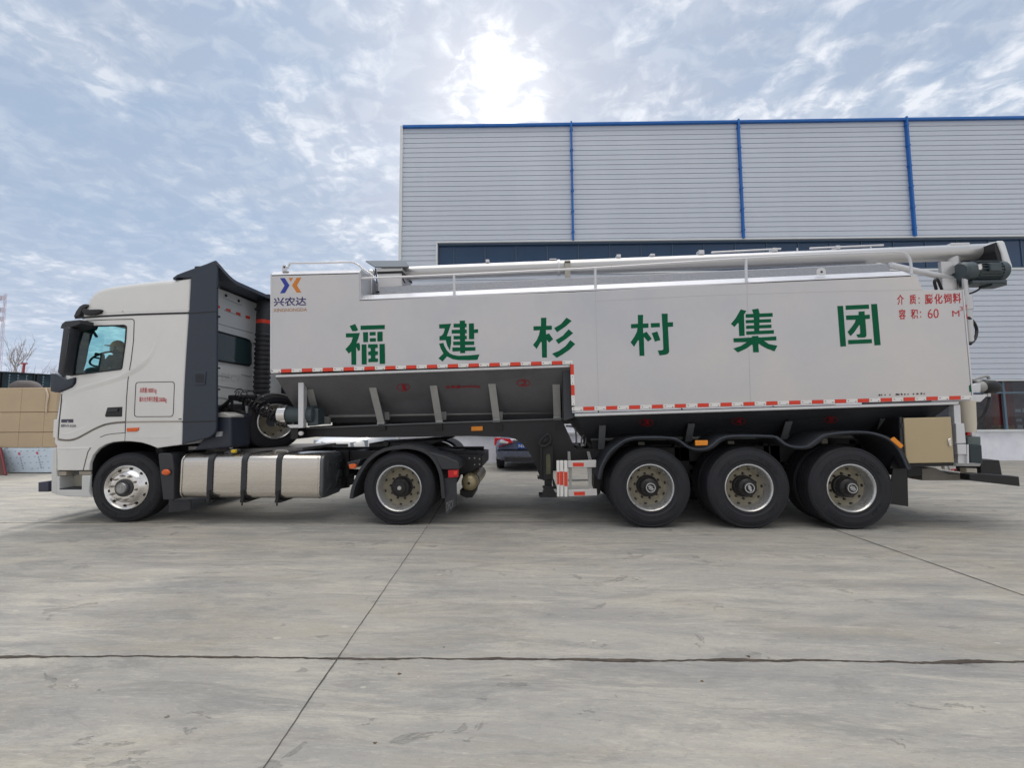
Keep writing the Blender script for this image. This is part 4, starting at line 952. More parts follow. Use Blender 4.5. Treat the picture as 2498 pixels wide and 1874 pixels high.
mb.loft([[r[0] for r in top], [r[0] for r in bot]], False, False); mb.loft([[r[-1] for r in top], [r[-1] for r in bot]], False, False)
dfl = mb.build('roof_deflector', M['dgrey'], tr, ang=50)
for y0, y1 in ((-.013, .034), (TW - .034, TW + .013)):
    mb = MB(); mb.prism([(425, 676.5), (436, 670), (470, 657), (528, 637), (529.6, 640), (529.6, 652), (468, 679)], y0, y1, 0.0); mb.build('deflector_cheek', M['dgrey'], dfl, bevel=.012)
# rear wall of the cab
XW = S(463, 800).x + 0.02
def PW(px, py): return SX(px, py, XW)
ztop = PW(575, 713).z; zbot = PW(560, 992).z
mb = MB(); mb.box((XW - .06, .06, zbot), (XW - .004, TW - .06, ztop)); rw = mb.build('rear_wall', mat('grey_white_rear_wall', (0.64, 0.66, 0.66), 0.45, 0, .03, 2.0), tr, bevel=.03, seg=3)
mb = MB(); mb.box((XW - .06, .02, ztop - .05), (XW + .02, TW - .02, ztop + .10)); mb.box((XW - .02, .02, ztop + .10), (XW + .10, TW - .02, ztop + .16)); mb.build('roof_edge', M['black'], rw, bevel=.02)
def wallquad(mb, pts, d0=.0, d1=.006):
    q = [PW(*p) for p in pts]; mb.sheet([p + Vector((d0, 0, 0)) for p in q], [p + Vector((d1, 0, 0)) for p in q])
mb = MB(); wallquad(mb, [(530, 808), (600, 828), (606, 831), (609.5, 840), (610, 886), (606, 891), (598, 890), (530, 878.5)], .0, .008)
rwn = mb.build('rear_window', M['rearglass'], rw, smooth=False)
mb = MB(); lp = [PW(*p) + Vector((.008, 0, 0)) for p in [(520, 806), (600, 827.5), (607, 830.5), (610.5, 840), (611, 887), (606.5, 892), (598, 891), (520, 878)]]; mb.tube(lp, .016, 6); mb.build('window_seal', M['black'], rwn)
mb = MB()
for x, y in ((530.5, 747.5), (557, 757), (581, 765.5), (604, 774)): wallquad(mb, [(x - 5, y - 4.8), (x + 5.5, y - 1.4), (x + 5.5, y + 4.8), (x - 5, y + 2.2)], 0, .003)
mb.build('reflector', M['red'], rw, smooth=False)
mb = MB()
for p0, p1 in (((530, 789), (622, 814)), ((548, 756.5), (588, 772)), ((545, 727), (590, 745)), ((531, 915), (560, 921)), ((589, 913), (612, 919)), ((531, 941), (622, 955)), ((531, 969), (620, 981))):
    q0, q1 = PW(*p0), PW(*p1); mb.tube([q0, q1], .007, 6)
mb.build('pressed_ridge', mat('grey_ridge', (0.40, 0.42, 0.42), 0.5), rw)
mb = MB()
for p_ in ((551, 721), (582, 734)): c = PW(*p_); mb.lathe([(.001, .0), (.026, .0), (.026, .008), (.001, .008)], c, 'x', 16)
mb.build('plug', M['black'], rw)
mb = MB(); lettering(mb, 'DFCV', [(541, 910), (586, 917), (586, 933), (541, 929)], lambda x, y: PW(x, y) + Vector((.003, 0, 0)), -.01); mb.build('pressed_lettering', mat('grey_emboss', (0.50, 0.53, 0.53), 0.5), rw, smooth=False, recalc=False)
mb = MB(); c0 = PW(618, 838); mb.tube([c0, c0 + Vector((.12, 0, 0)), c0 + Vector((.12, .5, 0))], .012, 6); mb.build('bracket', M['black'], rw)
# air intake stack
XS = XW + .20; c = SX(643, 820, XS); ys = c.y
mb = MB(); zt, zm, zb = SX(643, 733, XS).z, SX(643, 815, XS).z, SX(643, 960, XS).z
prof = [(.001, zt + .02), (.10, zt + .02), (.135, zt - .05), (.135, zm)]
k = 0; z = zm
while z > zb:
    prof += [(.145, z - .01), (.145, z - .05), (.128, z - .06), (.128, z - .085)]; z -= .09
mb.lathe([(r, z_) for r, z_ in prof], (XS, ys, 0), 'z', 28); stk = mb.build('air_intake_stack', M['plast'], tr, ang=40)
mb = MB(); z0, z1 = SX(643, 791, XS).z, SX(643, 782, XS).z; mb.lathe([(.137, z0), (.1375, z1)], (XS, ys, 0), 'z', 28); mb.build('reflector', M['red'], stk)
mb = MB(); mb.box((XS - .1, ys - .05, zt - .08), (XS + .12, ys + .5, zt + .12)); mb.tube([(XS, ys - .12, zt - .15), (XS - .08, ys - .16, zt - .22)], .03, 8); mb.build('intake_head', M['black'], stk, bevel=.02)

# ---- chassis
def fz(px, py, y): return S(px, py, y).z
xA, xB = S(300, 1110, .75).x, S(1165, 1110, .75).x
zr1, zr0 = fz(800, 1101, .75), fz(800, 1133, .75)
mb = MB()
for y0, y1 in ((.78, .86), (1.60, 1.68)): mb.box((xA, y0, zr0), (xB, y1, zr1))
for k in range(7): x = xA + .4 + k * (xB - xA - .8) / 6; mb.box((x - .06, .85, zr0 + .03), (x + .06, 1.61, zr1 - .03))
ch = mb.build('chassis_frame', M['chassis'], tr, smooth=False)
mb = MB(); zz0 = fz(560, 1093, .7); 
mb.prism([(430, 1093), (588, 1096), (738, 1093.5), (738, 1100), (588, 1103), (430, 1106)], .62, 1.8, .62); mb.build('deck_plate', mat('dusty_deck', (0.20, 0.19, 0.19), 0.6, .2, .2), ch, smooth=False)
mb = MB(); mb.prism([(460, 1090), (575, 1086.5), (577, 1091), (460, 1098)], .30, .36, .3); mb.build('deck_edge', M['rib'], ch, smooth=False)
# dark lump of engine bay parts between cab and trailer
mb = MB(); mb.prism([(528, 1006), (562, 1014), (564, 1092), (470, 1100), (500, 1065), (526, 1055)], .10, .55, .1); box1 = mb.build('battery_box', mat('blue_black_plastic', (0.022, 0.028, 0.045), 0.5), tr, bevel=.03, seg=3)
mb = MB(); mb.prism([(531, 1008), (540, 1006), (562, 1014), (562, 1019), (531, 1018)], .09, .4, .09); mb.build('lid', M['rib'], box1, bevel=.008)
mb = MB(); mb.prism([(528, 1054), (541, 1053), (540, 1065), (526, 1066)], .07, .1, .07); mb.build('label_plate', mat('grey_plate', (.3, .31, .32)), box1, smooth=False)
mb = MB(); p = S(590, 1050, .9)
mb.prism([(548, 1000), (606, 1000), (606, 1098), (548, 1098)], .75, 1.5, .75)
mb.prism([(500, 985), (560, 985), (560, 1090), (500, 1090)], .8, 1.9, .8)
eb = mb.build('engine_block', M['chassis'], tr, bevel=.03)
mb = MB(); q = S(590, 1045, .7); mb.lathe([(.001, -.25), (.17, -.25), (.18, -.2), (.18, .3), (.001, .3)], (q.x, q.y, q.z), 'z', 24); mb.lathe([(.001, -.2), (.11, -.2), (.12, -.17), (.12, .2), (.001, .2)], (q.x - .34, q.y + .05, q.z + .15), 'z', 24); mb.build('filter_drum', M['black'], eb)
mb = MB(); mb.tube([S(535, 998, .6), S(562, 976, .6)], .03, 8); mb.tube([S(560, 969, .6), S(625, 968, .6)], .035, 8); mb.tube([S(566, 973, .6), S(640, 984, .6)], .025, 8); mb.tube([S(598, 965, .6), S(590, 1000, .62)], .02, 8); mb.tube([S(566, 975, .6), S(566, 1030, .62)], .022, 8); mb.build('hose_rack', M['chassis'], tr)
mb = MB(); mb.prism([(597.5, 990), (604, 991), (603, 1008), (600, 1009)], .55, .57, .55); mb.prism([(586, 1061), (603, 1060), (603, 1063.5), (586, 1064)], .74, .75, .74); mb.build('tag', mat('grey_plate', (.3, .31, .32)), eb, smooth=False)
mb = MB(); mb.prism([(557, 1087), (561, 1084), (566, 1088), (562, 1096), (558, 1093)], .25, .3, .25); mb.build('hose_coupling', M['white'], eb, bevel=.006)
# fuel tank
mb = MB(); tq = [(440, 1110), (560, 1109.2), (680, 1108.6), (778, 1108.2), (785, 1111), (786, 1120), (785, 1206), (783, 1214), (777, 1217.5), (560, 1218.5), (442, 1219.5), (437.5, 1215), (436, 1206), (436.5, 1120), (437, 1113)]
X0, X1 = S(436, 1160).x, S(781, 1160).x; zt, zb = S(600, 1109.5).z, S(600, 1218.5).z
def rr_sec(y0, y1, z0, z1, r, n=6):
    out = []
    for cy, cz, a0 in ((y0 + r, z0 + r, math.pi), (y1 - r, z0 + r, 1.5 * math.pi), (y1 - r, z1 - r, 0), (y0 + r, z1 - r, .5 * math.pi)):
        for k in range(n + 1): a = a0 + .5 * math.pi * k / n; out.append((cy + r * math.cos(a), cz + r * math.sin(a)))
    return out
TY0, TY1 = .0, .66
sec = lambda x, ins: [Vector((x, y, z)) for y, z in rr_sec(TY0 + ins, TY1 - ins, zb + ins, zt - ins, .115)]
mb.loft([sec(X0 + .0, .035), sec(X0 + .012, .010), sec(X0 + .035, .0), sec(X1 - .035, .0), sec(X1 - .012, .010), sec(X1, .035)]); ft = mb.build('fuel_tank', M['tank'], tr, ang=50)
mb = MB(); mb.loft([sec(X1 - .001, .004), sec(X1 + .03, .008), sec(X1 + .05, .03)]); te = mb.build('tank_end', M['tankend'], ft, ang=40)
mb = MB(); yz = lambda y, z: Vector((X1 + .052, TY0 + y, zb + z)); hh = zt - zb
mb.tube(spline([yz(.12, hh * .62), yz(.14, hh * .80), yz(.33, hh * .66), yz(.52, hh * .80), yz(.54, hh * .62), yz(.42, hh * .3), yz(.54, hh * .16), yz(.12, hh * .16), yz(.24, hh * .3), yz(.12, hh * .62)], 5), .008, 6); mb.build('pressed_bead', M['tankend'], te)
mb = MB(); mb.loft([sec(X1 - .06, -.004), sec(X1 - .048, -.006), sec(X1 - .036, -.004)], True, False); mb.loft([sec(X0 + .036, -.004), sec(X0 + .046, -.006), sec(X0 + .056, -.004)], True, False); mb.build('weld_bead', M['tank'], ft)
for px in (513, 595.5, 680):
    x = S(px, 1160).x
    mb = MB(); mb.loft([sec(x - .042, -.004), sec(x - .042, -.012), sec(x + .042, -.012), sec(x + .042, -.004)], True, False); st_ = mb.build('strap', M['plast'], ft, smooth=False)
    mb = MB(); mb.box((x - .05, -.005, zb - .05), (x + .05, .80, zb - .012)); mb.box((x - .025, -.03, zb - .045), (x + .025, -.0, zb + .14)); mb.tube([(x, -.02, zb - .09), (x, -.02, zb + .02)], .012, 8); mb.build('bracket', M['chassis'], st_, bevel=.006)
mb = MB(); q = S(566, 1113, .12); mb.lathe([(.001, .05), (.055, .05), (.065, .03), (.065, -.02)], (q.x, .13, zt), 'z', 20); mb.tube([(q.x - .1, .1, zt + .01), (q.x + .02, .12, zt + .06), (q.x + .12, .14, zt + .05)], .022, 8); fc = mb.build('filler_cap', M['plast'], ft)
mb = MB(); mb.obox((q.x + .075, .06, zt + .045), .07, .05, .05); mb.build('cap_tag', M['yellow'], fc, bevel=.01)
mb = MB(); q = S(682, 1106, .15); mb.tube(spline([(q.x - .1, .2, zt), (q.x - .08, .2, zt + .04), (q.x + .08, .2, zt + .04), (q.x + .1, .2, zt)], 5), .012, 6); mb.build('pipe_loop', M['rib'], ft)
# mudguard post, flap and marker behind the front wheel
mb = MB(); mb.prism([(385, 1110), (388, 1106), (413, 1106), (419, 1112), (423, 1140), (424, 1220), (397, 1220)], .0, .30, 0.0); fl = mb.build('front_mudguard', M['plast'], tr, bevel=.015, seg=3)
mb = MB(); mb.prism([(412, 1212), (425, 1222), (458, 1220), (465, 1222), (465, 1245), (411, 1250)], .16, .175, .16); mb.build('mud_flap', M['plast'], fl, smooth=False)
mb = MB(); q = S(405, 1152.5, -.03); mb.lathe([(.001, -.02), (.03, -.018), (.045, -.004), (.045, .0), (.03, .014), (.001, .016)], (q.x, q.y, q.z), 'y', 20); lm = mb.build('side_marker', M['amber2'], tr); 
for v in lm.data.vertices: v.co.x = (v.co.x - (q.x - tr.location.x)) * 1.5 + (q.x - tr.location.x)
mb = MB(); mb.tube([S(414, 1152.5, 0), S(432, 1151, .08), S(440, 1151, .3)], .012, 6); mb.tube([S(430, 1115, .25), S(430, 1165, .25), S(433, 1195, .25)], .018, 8); mb.tube([S(426, 1118, .3), S(434, 1130, .3), S(430, 1150, .3)], .012, 8); mb.build('marker_arm', M['rib'], tr)
# rear mudguard (arch), lamps, flap, rear crossmember, air tank
def arch_strip(name, parent, pts, y0, y1, th, m, lip=0.0):
    q = [S(a, c, 0) for a, c in pts]; mb = MB(); rings = []
    for i, p in enumerate(q):
        d = q[min(i + 1, len(q) - 1)] - q[max(i - 1, 0)]; d.y = 0; d.normalize(); n_ = Vector((-d.z, 0, d.x))
        if n_.z < 0 and abs(n_.z) > .2: n_ = -n_
        inn = p - n_ * th
        rings.append([Vector((p.x, y0, p.z)), Vector((p.x, y1, p.z)), Vector((inn.x, y1, inn.z)), Vector((inn.x, y0 + .0, inn.z)), Vector(((p - n_ * (th + lip)).x, y0, (p - n_ * (th + lip)).z))])
    mb.loft(rings, True, True); return mb.build(name, m, parent, ang=50)
ar = [(p.x, p.y) for p in spline([(x, y, 0) for x, y in ((853, 1216), (858, 1190), (870, 1160), (888, 1130), (908, 1110), (932, 1096), (960, 1089), (992, 1087), (1020, 1091), (1044, 1101), (1062, 1118), (1074, 1140), (1081, 1165), (1086, 1215))], 4)]
dg_ = arch_strip('rear_mudguard', tr, ar, -.01, .60, .05, M['plast'], .0)
c_ = dg_.copy(); C.objects.link(c_); c_.parent = tr; c_.location = dg_.location + Vector((0, TW - .59, 0))
mb = MB(); mb.prism([(1046, 1103), (1088, 1114), (1118, 1128), (1121, 1140), (1120, 1146), (1076, 1146), (1064, 1122)], .0, .5, 0.0); mb.prism([(846, 1128), (880, 1121), (872, 1140), (850, 1140)], .06, .3, .06); mb.build('mudguard_bracket', M['plast'], dg_, bevel=.012)
mb = MB(); mb.prism([(1092.5, 1147.5), (1117.5, 1146.5), (1117, 1164.5), (1093.5, 1166)], .01, .08, .01); tl = mb.build('tail_lamp', M['redlens'], tr, bevel=.006)
mb = MB(); mb.prism([(1107, 1150), (1115, 1149.5), (1115, 1158), (1107, 1158.5)], .004, .012, .01); mb.build('lens', mat('bright_red_lens', (0.85, .06, .03), .2), tl, smooth=False)
mb = MB(); q = S(861.5, 1137, -.02); mb.prism([(852.5, 1133), (866, 1131.5), (870.5, 1136), (868, 1143), (854, 1143.5)], -.03, .02, 0.0); mb.build('side_marker', M['amber2'], tr, bevel=.008)
mb = MB(); mb.prism([(1083, 1168), (1114, 1162), (1114, 1232), (1088, 1257), (1085, 1215)], .05, .065, .05); flp = mb.build('mud_flap', M['plast'], tr, smooth=False)
mb = MB(); lettering(mb, 'DFCV', [(1089, 1226), (1107, 1218), (1106, 1238), (1089, 1250)], lambda x, y: S(x, y, .045), .02); mb.build('flap_lettering', mat('grey_flap_print', (.16, .16, .17), .7), flp, smooth=False, recalc=False)
mb = MB(); mb.prism([(1030, 1100), (1100, 1108), (1176, 1110), (1176, 1140), (1163, 1145), (1150, 1155), (1120, 1160), (1040, 1150)], .70, 1.75, .70); rc = mb.build('rear_crossmember', M['chassis'], tr, bevel=.015)
mb = MB(); nuts(mb, 1, 0, 0, .01, .01)
mb = MB()
for x, y in ((1158, 1118), (1170, 1120), (1158, 1134), (1170, 1133), (1145, 1118)): q = S(x, y, .70); mb.lathe([(.001, -.012), (.012, -.012), (.014, .0)], (q.x, .70, q.z), 'y', 8)
mb.build('bolt', M['bolt'], rc)
mb = MB(); q = S(1146, 1177, .55); rr = .135; L_ = 1.1
prof = [(.001, -.10)] + [(rr * math.sin(a), -.10 * math.cos(a)) for a in [.2, .45, .7, .95, 1.2, 1.4, 1.5708]] + [(rr, L_)] + [(rr * math.cos(a), L_ + .10 * math.sin(a)) for a in [.3, .7, 1.1, 1.5]]
mb.lathe(prof, (q.x, q.y, q.z), 'y', 28); at = mb.build('air_tank', M['airtank'], tr, ang=60)
mb = MB(); mb.lathe([(.001, -.115), (.02, -.115), (.022, -.095)], (q.x, q.y, q.z), 'y', 12); mb.lathe([(rr + .004, .1), (rr + .008, .1), (rr + .008, .14), (rr + .004, .14)], (q.x, q.y, q.z), 'y', 28); mb.prism([(1122, 1196), (1155, 1200), (1152, 1214), (1138, 1216), (1122, 1208)], .6, 1.2, .6); mb.build('tank_mount', M['chassis'], at, smooth=False)
# fifth wheel, spring hangers, axles, propshaft
mb = MB(); mb.prism([(900, 1082), (1010, 1076), (1080, 1071), (1086, 1074), (1040, 1090), (900, 1092)], .75, 1.7, .75); mb.prism([(935, 1090), (1010, 1090), (1020, 1102), (925, 1102)], .80, 1.66, .80); mb.lathe([(.001, .0), (.06, .0), (.06, .04), (.001, .04)], tuple(S(940, 1083, .70)), 'y', 14); mb.build('fifth_wheel', M['chassis'], tr, bevel=.012)
wc = S(973, 1187.5, .02); fc_ = S(313, 1187, .10)
RT = .538; RRIM = .330
mb = MB()
mb.tube([(wc.x, .3, RT), (wc.x, TW - .3, RT)], .11, 14); mb.lathe([(.001, -.22), (.16, -.2), (.24, -.08), (.24, .08), (.16, .2), (.001, .22)], (wc.x, TW / 2, RT), 'y', 20)
mb.tube([(fc_.x, .35, RT - .05), (fc_.x, TW - .35, RT - .05)], .07, 10); mb.tube([(wc.x, TW / 2, RT + .02), (fc_.x + 1.2, TW / 2, RT + .15)], .06, 10)
for y in (.72, 1.66):
    mb.tube(spline([(wc.x - .75, y, zr0 - .02), (wc.x, y, RT + .14), (wc.x + .75, y, zr0 - .02)], 6), .05, 6); mb.tube(spline([(fc_.x - .7, y, zr0 - .02), (fc_.x, y, RT + .06), (fc_.x + .75, y, zr0 - .02)], 6), .05, 6)
for px, py, w_, h_ in ((800, 1145, .3, .22), (836, 1175, .18, .16), (832, 1132, .2, .12)): q = S(px, py, .75); mb.obox(q, w_, .5, h_)
mb.prism([(788, 1100), (850, 1098), (850, 1190), (820, 1195), (788, 1185)], .72, .77, .72)
mb.build('axle_gear', M['chassis'], tr, smooth=False)
mb = MB()
mb.prism([(380, 1094), (470, 1085), (470, 1130), (380, 1130)], .35, 2.1, .35); mb.prism([(300, 1085), (440, 1085), (440, 1180), (300, 1180)], .9, 1.6, .9); mb.build('gearbox', M['black'], tr, smooth=False)
fw_ = steer_wheel('front_wheel', tr, (fc_.x, .07, RT), RT, RRIM, R(4.5))
c2 = link_copy(fw_, tr); c2.location = fw_.location + Vector((0, TW - .14, 0)); c2.rotation_euler.z = math.pi + R(4.5)
rw_ = dual_wheel('rear_wheel', tr, (wc.x, .02, RT + .006), RT + .006, RRIM + .003, .25, 'drive')
mirror_wheel(rw_, tr, TW - .04)
# coiled air lines
def coil(p0, p1, turns, r0, r1, rr, sag, seed):
    p0, p1 = Vector(p0), Vector(p1); out = []; n = turns * 12; d = (p1 - p0); L_ = d.length; d.normalize()
    for i in range(n + 1):
        t = i / n; c = p0.lerp(p1, t) + Vector((0, 0, -sag * 4 * t * (1 - t))); a = 6.2832 * turns * t + seed
        rad = r0 + (r1 - r0) * t; e1 = Vector((0, 1, 0)); e2 = d.cross(e1).normalized()
        out.append(c + (e1 * math.cos(a) + e2 * math.sin(a)) * rad * (1 + .15 * math.sin(i * .7 + seed)))
    m_ = MB(); m_.tube(out, rr, 6); return m_
hm = mat('black_air_line', (0.012, 0.013, 0.018), 0.35)
for k, (a, c, tn, r0, r1) in enumerate((((575, 962), (700, 1030), 14, .055, .075), ((590, 964), (690, 1022), 12, .065, .085), ((628, 970), (705, 1038), 10, .08, .07))):
    coil(S(*a, .62 + .06 * k), S(*c, .5 + .05 * k), tn, r0, r1, .0085, .03 + .02 * k, k * 1.7).build('coiled_air_line', hm, tr)
mb = MB(); mb.tube(spline([S(572, 958, .6), S(580, 950, .6), S(590, 950, .6), S(594, 958, .6), S(600, 957, .6), S(603, 962, .6)], 6), .008, 6); mb.tube(spline([S(600, 958, .6), S(607, 954, .6), S(615, 954, .6), S(622, 956, .6), S(620, 963, .6)], 6), .008, 6); mb.build('air_line', hm, tr)

# ---- driver
def skin_body(name, joints, edges, m, root=0, sub=2, parent=None):
    me = bpy.data.meshes.new(name); off = Vector((0, 0, 0)) if parent is None else parent.location
    me.from_pydata([Vector(j[0]) - off for j in joints], edges, []); o = bpy.data.objects.new(name, me); C.objects.link(o); o.parent = parent
    md = o.modifiers.new('skin', 'SKIN'); md.use_smooth_shade = True
    for v, j in zip(me.skin_vertices[0].data, joints): v.radius = (j[1], j[2] if len(j) > 2 else j[1])
    me.skin_vertices[0].data[root].use_root = True
    s = o.modifiers.new('sub', 'SUBSURF'); s.levels = sub; s.render_levels = sub
    me.materials.append(m); return o
hpx = S(279, 852, .55); HX, HZ = hpx.x + .06, hpx.z; YD = .55
seatz = S(300, 930, .55).z + .08
drv = thing('driver', 'person in dark clothes sitting at the wheel behind the truck cab side window', 'person', Vector((HX, YD, seatz)))
def hand_pos(sg): return STW + STE1 * (sg * .20) - STE2 * .08
J = [((HX + .10, YD, seatz + .08), .15, .17), ((HX + .10, YD, seatz + .28), .14, .17), ((HX + .07, YD, seatz + .46), .14, .19), ((HX + .05, YD, HZ - .20), .07, .07), ((HX + .03, YD, HZ - .11), .058), ((HX + .0, YD, HZ - .02), .085, .075), ((HX + .01, YD, HZ + .08), .085, .075)]
E = [(0, 1), (1, 2), (2, 3), (3, 4), (4, 5), (5, 6)]
for sg in (-1, 1):
    h = hand_pos(sg); sh = Vector((HX + .07, YD + sg * .19, HZ - .26)); el = Vector(((sh.x + h.x) / 2 + .03, YD + sg * .27, min(sh.z, h.z) - .13)); wr = h + Vector((.07, 0, -.01))
    b_ = len(J); J += [(tuple(sh), .065), (tuple(el), .045), (tuple(wr), .030), (tuple(h + Vector((.02, 0, .012))), .034, .018)]; E += [(2, b_), (b_, b_ + 1), (b_ + 1, b_ + 2), (b_ + 2, b_ + 3)]
    for f, (dy, ln) in enumerate(((-.030, .070), (-.011, .082), (.009, .078), (.027, .062))):
        k = len(J); p0 = h + Vector((.0, dy, .02)); J += [(tuple(p0), .0095), (tuple(p0 + Vector((-.03, 0, .008))), .009), (tuple(p0 + Vector((-.044, 0, -.018))), .008), (tuple(p0 + Vector((-.030, 0, -.038))), .007)]; E += [(b_ + 3, k), (k, k + 1), (k + 1, k + 2), (k + 2, k + 3)]
    k = len(J); p0 = h + Vector((.025, -sg * .035, .0)); J += [(tuple(p0), .011), (tuple(p0 + Vector((-.03, -sg * .006, -.02))), .0095), (tuple(p0 + Vector((-.045, 0, -.032))), .008)]; E += [(b_ + 3, k), (k, k + 1), (k + 1, k + 2)]
    kn = Vector((HX - .34, YD + sg * .14, seatz + .10)); an_ = Vector((HX - .50, YD + sg * .14, seatz - .34)); k = len(J)
    J += [((HX + .06, YD + sg * .10, seatz + .05), .09), (tuple(kn), .07), (tuple(an_), .05), (tuple(an_ + Vector((-.18, 0, -.04))), .04)]; E += [(0, k), (k, k + 1), (k + 1, k + 2), (k + 2, k + 3)]
skin_body('body', J, E, mat('dark_work_clothes', (0.045, 0.04, 0.042), 0.85, 0, .2, 12.0), 0, 2, drv)
fm = MB(); skin_m = mat('skin', (0.36, 0.20, 0.14), 0.6)
rings = []
for k in range(11):
    a = -math.pi / 2 + math.pi * k / 10; zc = HZ + .01 + .125 * math.sin(a); r0 = max(.004, math.cos(a))
    rings.append([Vector((HX - .01 + math.cos(t) * .098 * r0 - (.012 if math.cos(t) < -.8 and 3 < k < 6 else 0) - (.03 if math.cos(t) < -.98 and k == 5 else 0), YD + math.sin(t) * .076 * r0, zc)) for t in [6.2832 * i / 20 for i in range(20)]])
fm.loft(rings); hdm = fm.build('head', skin_m, drv, ang=80)
fm = MB()
for sg in (-1, 1): fm.obox((HX + .01, YD + sg * .08, HZ + .01), .045, .018, .065)
fm.build('ear', skin_m, hdm, bevel=.008)
fm = MB()
for sg in (-1, 1): fm.obox((HX - .098, YD + sg * .032, HZ + .02), .016, .026, .012)
fm.obox((HX - .094, YD, HZ - .062), .014, .045, .01); fm.build('face_feature', M['black'], hdm, bevel=.004)
fm = MB(); rings = []
for k in range(6):
    a = .12 + (math.pi / 2 - .12) * k / 5; rings.append([Vector((HX + .0 + math.cos(t) * .112 * max(.01, math.cos(a)), YD + math.sin(t) * .092 * max(.01, math.cos(a)), HZ + .03 + .125 * math.sin(a))) for t in [6.2832 * i / 18 for i in range(18)]])
fm.loft(rings); fm.obox((HX - .13, YD, HZ + .058), .09, .14, .012); fm.build('cap', mat('brown_orange_cap', (0.42, 0.17, 0.05), .8), drv, ang=70)

# ================================================================== TANK TRAILER
BW = 2.5
tl_ = thing('tank_trailer', 'long silver bulk feed tank trailer with green characters, on three axles', 'trailer', Vector((S(1560, 1200).x, 1.25, 0)))
body = [(660.3, 670.5), (876.7, 665), (876.9, 731), (1400, 712.8), (1900, 685.6), (2222, 671.2), (2236.5, 670.9), (2251.3, 707.2), (2347.3, 707.2), (2371, 974.5), (1800, 991.5), (1403, 1004.5), (1402, 1000), (1391.5, 884), (1385, 882.5), (1000, 897), (660, 909)]
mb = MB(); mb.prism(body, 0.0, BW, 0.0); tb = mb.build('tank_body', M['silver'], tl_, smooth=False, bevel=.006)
def dz(px, py, y): return S(px, py, y).z
# tops: chamfered shoulders and raised deck
def shoulder(p_a, p_b, prof, m, name):
    a, c = S(*p_a), S(*p_b); mb = MB()
    full = prof + [(BW - y, z) for y, z in reversed(prof)]
    mb.loft([[Vector((p.x, y, p.z + z)) for y, z in full] for p in (a, c)], True, True)
    return mb.build(name, m, tb, smooth=False)
shoulder((660.3, 670.3), (876.5, 664.8), [(.0, -.02), (.0, .002), (.075, .075), (.30, .085)], M['silver2'], 'box_roof')
shoulder((877.2, 730.8), (2222, 671.0), [(.0, -.02), (.0, .002), (.13, .105), (.20, .110)], M['silver2'], 'roof_shoulder')
pa, pb = S(905, 729.6), S(2222, 671.0); mb = MB()
prof = [(.32, .0), (.32, .09), (.36, .30), (.46, .345), (BW / 2, .36)]; full = prof + [(BW - y, z) for y, z in reversed(prof[:-1])]
mb.loft([[Vector((p.x, y, p.z + z)) for y, z in full] for p in (pa, pb)], True, True); mb.build('deck', M['deck'], tb, smooth=False)
# panel seams
mb = MB()
for x, y0, y1 in ((1452, 711, 1000), (1822, 691, 987)): ribbon(mb, [(x, y0), (x + (y1 - y0) * .03, y1)], .005, -.0015, .0015)
ribbon(mb, [(1452, 735), (1700, 722), (2000, 712), (2250, 707)], .004, -.0015, .0015)
mb.build('panel_seam', mat('faint_seam', (0.47, 0.46, 0.46), .4, .5), tb, smooth=False)
mb = MB(); mb.prism([(876.7, 665), (880, 664.5), (880.3, 731), (876.9, 731)], .004, BW - .004, 0.0); mb.build('box_end', mat('blue_grey_shade_paint', (0.50, 0.51, 0.54), .4, .25), tb, smooth=False)
mb = MB(); mb.prism([(2347.3, 707.2), (2350.5, 706), (2374, 965), (2371, 966)], -.004, .05, 0.0); mb.prism([(660, 669), (663, 668.6), (662.5, 909), (659.5, 909)], -.004, .02, 0.0); mb.build('corner_bead', M['silver2'], tb, smooth=False)
# lower rails
mb = MB(); mb.prism([(671, 914), (1391, 888.5), (1391, 896), (671, 921)], .03, .10, .03); mb.prism([(1402, 1008.5), (2340, 979), (2340, 987), (1402, 1017)], .03, .10, .03)
mb.prism([(671, 914), (1391, 888.5), (1391, 896), (671, 921)], BW - .1, BW - .03, .03); mb.prism([(1402, 1008.5), (2340, 979), (2340, 987), (1402, 1017)], BW - .1, BW - .03, .03)
mb.build('lower_rail', mat('bright_rail', (0.72, 0.73, 0.75), .28, .5), tl_, bevel=.012)
# reflective tape: alternating red and white rectangles
mr, mw = MB(), MB()
def tape(p0, p1, n, hgt, first, y=-.004, vert=False):
    for i in range(n):
        t0, t1 = i / n + .0006, (i + 1) / n - .0006; q = lambda t, s: S(p0[0] + (p1[0] - p0[0]) * t + (hgt * s if vert else 0), p0[1] + (p1[1] - p0[1]) * t + (0 if vert else hgt * s))
        tgt = mr if (i + first) % 2 else mw
        tgt.sheet([Vector((p.x, y, p.z)) for p in (q(t0, 0), q(t1, 0), q(t1, 1), q(t0, 1))], [Vector((p.x, y + .003, p.z)) for p in (q(t0, 0), q(t1, 0), q(t1, 1), q(t0, 1))])
        if not (i + first) % 2:
            for tt in (.18, .82): ribbon(mdots, [(p0[0] + (p1[0] - p0[0]) * (i + tt) / n + (hgt * .5 if vert else -1), p0[1] + (p1[1] - p0[1]) * (i + tt) / n + (0 if vert else hgt * (.45 if tt < .5 else .75))), (p0[0] + (p1[0] - p0[0]) * (i + tt) / n + (hgt * .5 + .1 if vert else 1), p0[1] + (p1[1] - p0[1]) * (i + tt) / n + (1 if vert else hgt * (.45 if tt < .5 else .75)))], .009, y - .002, .001)
mdots = MB()
tape((660.5, 901.5), (1397, 879.8), 29, 8.6, 0)
tape((1391, 889), (1394.5, 990), 4, 8.4, 1, vert=True)
tape((1394.5, 993.6), (2371, 965), 35, 9.0, 0)
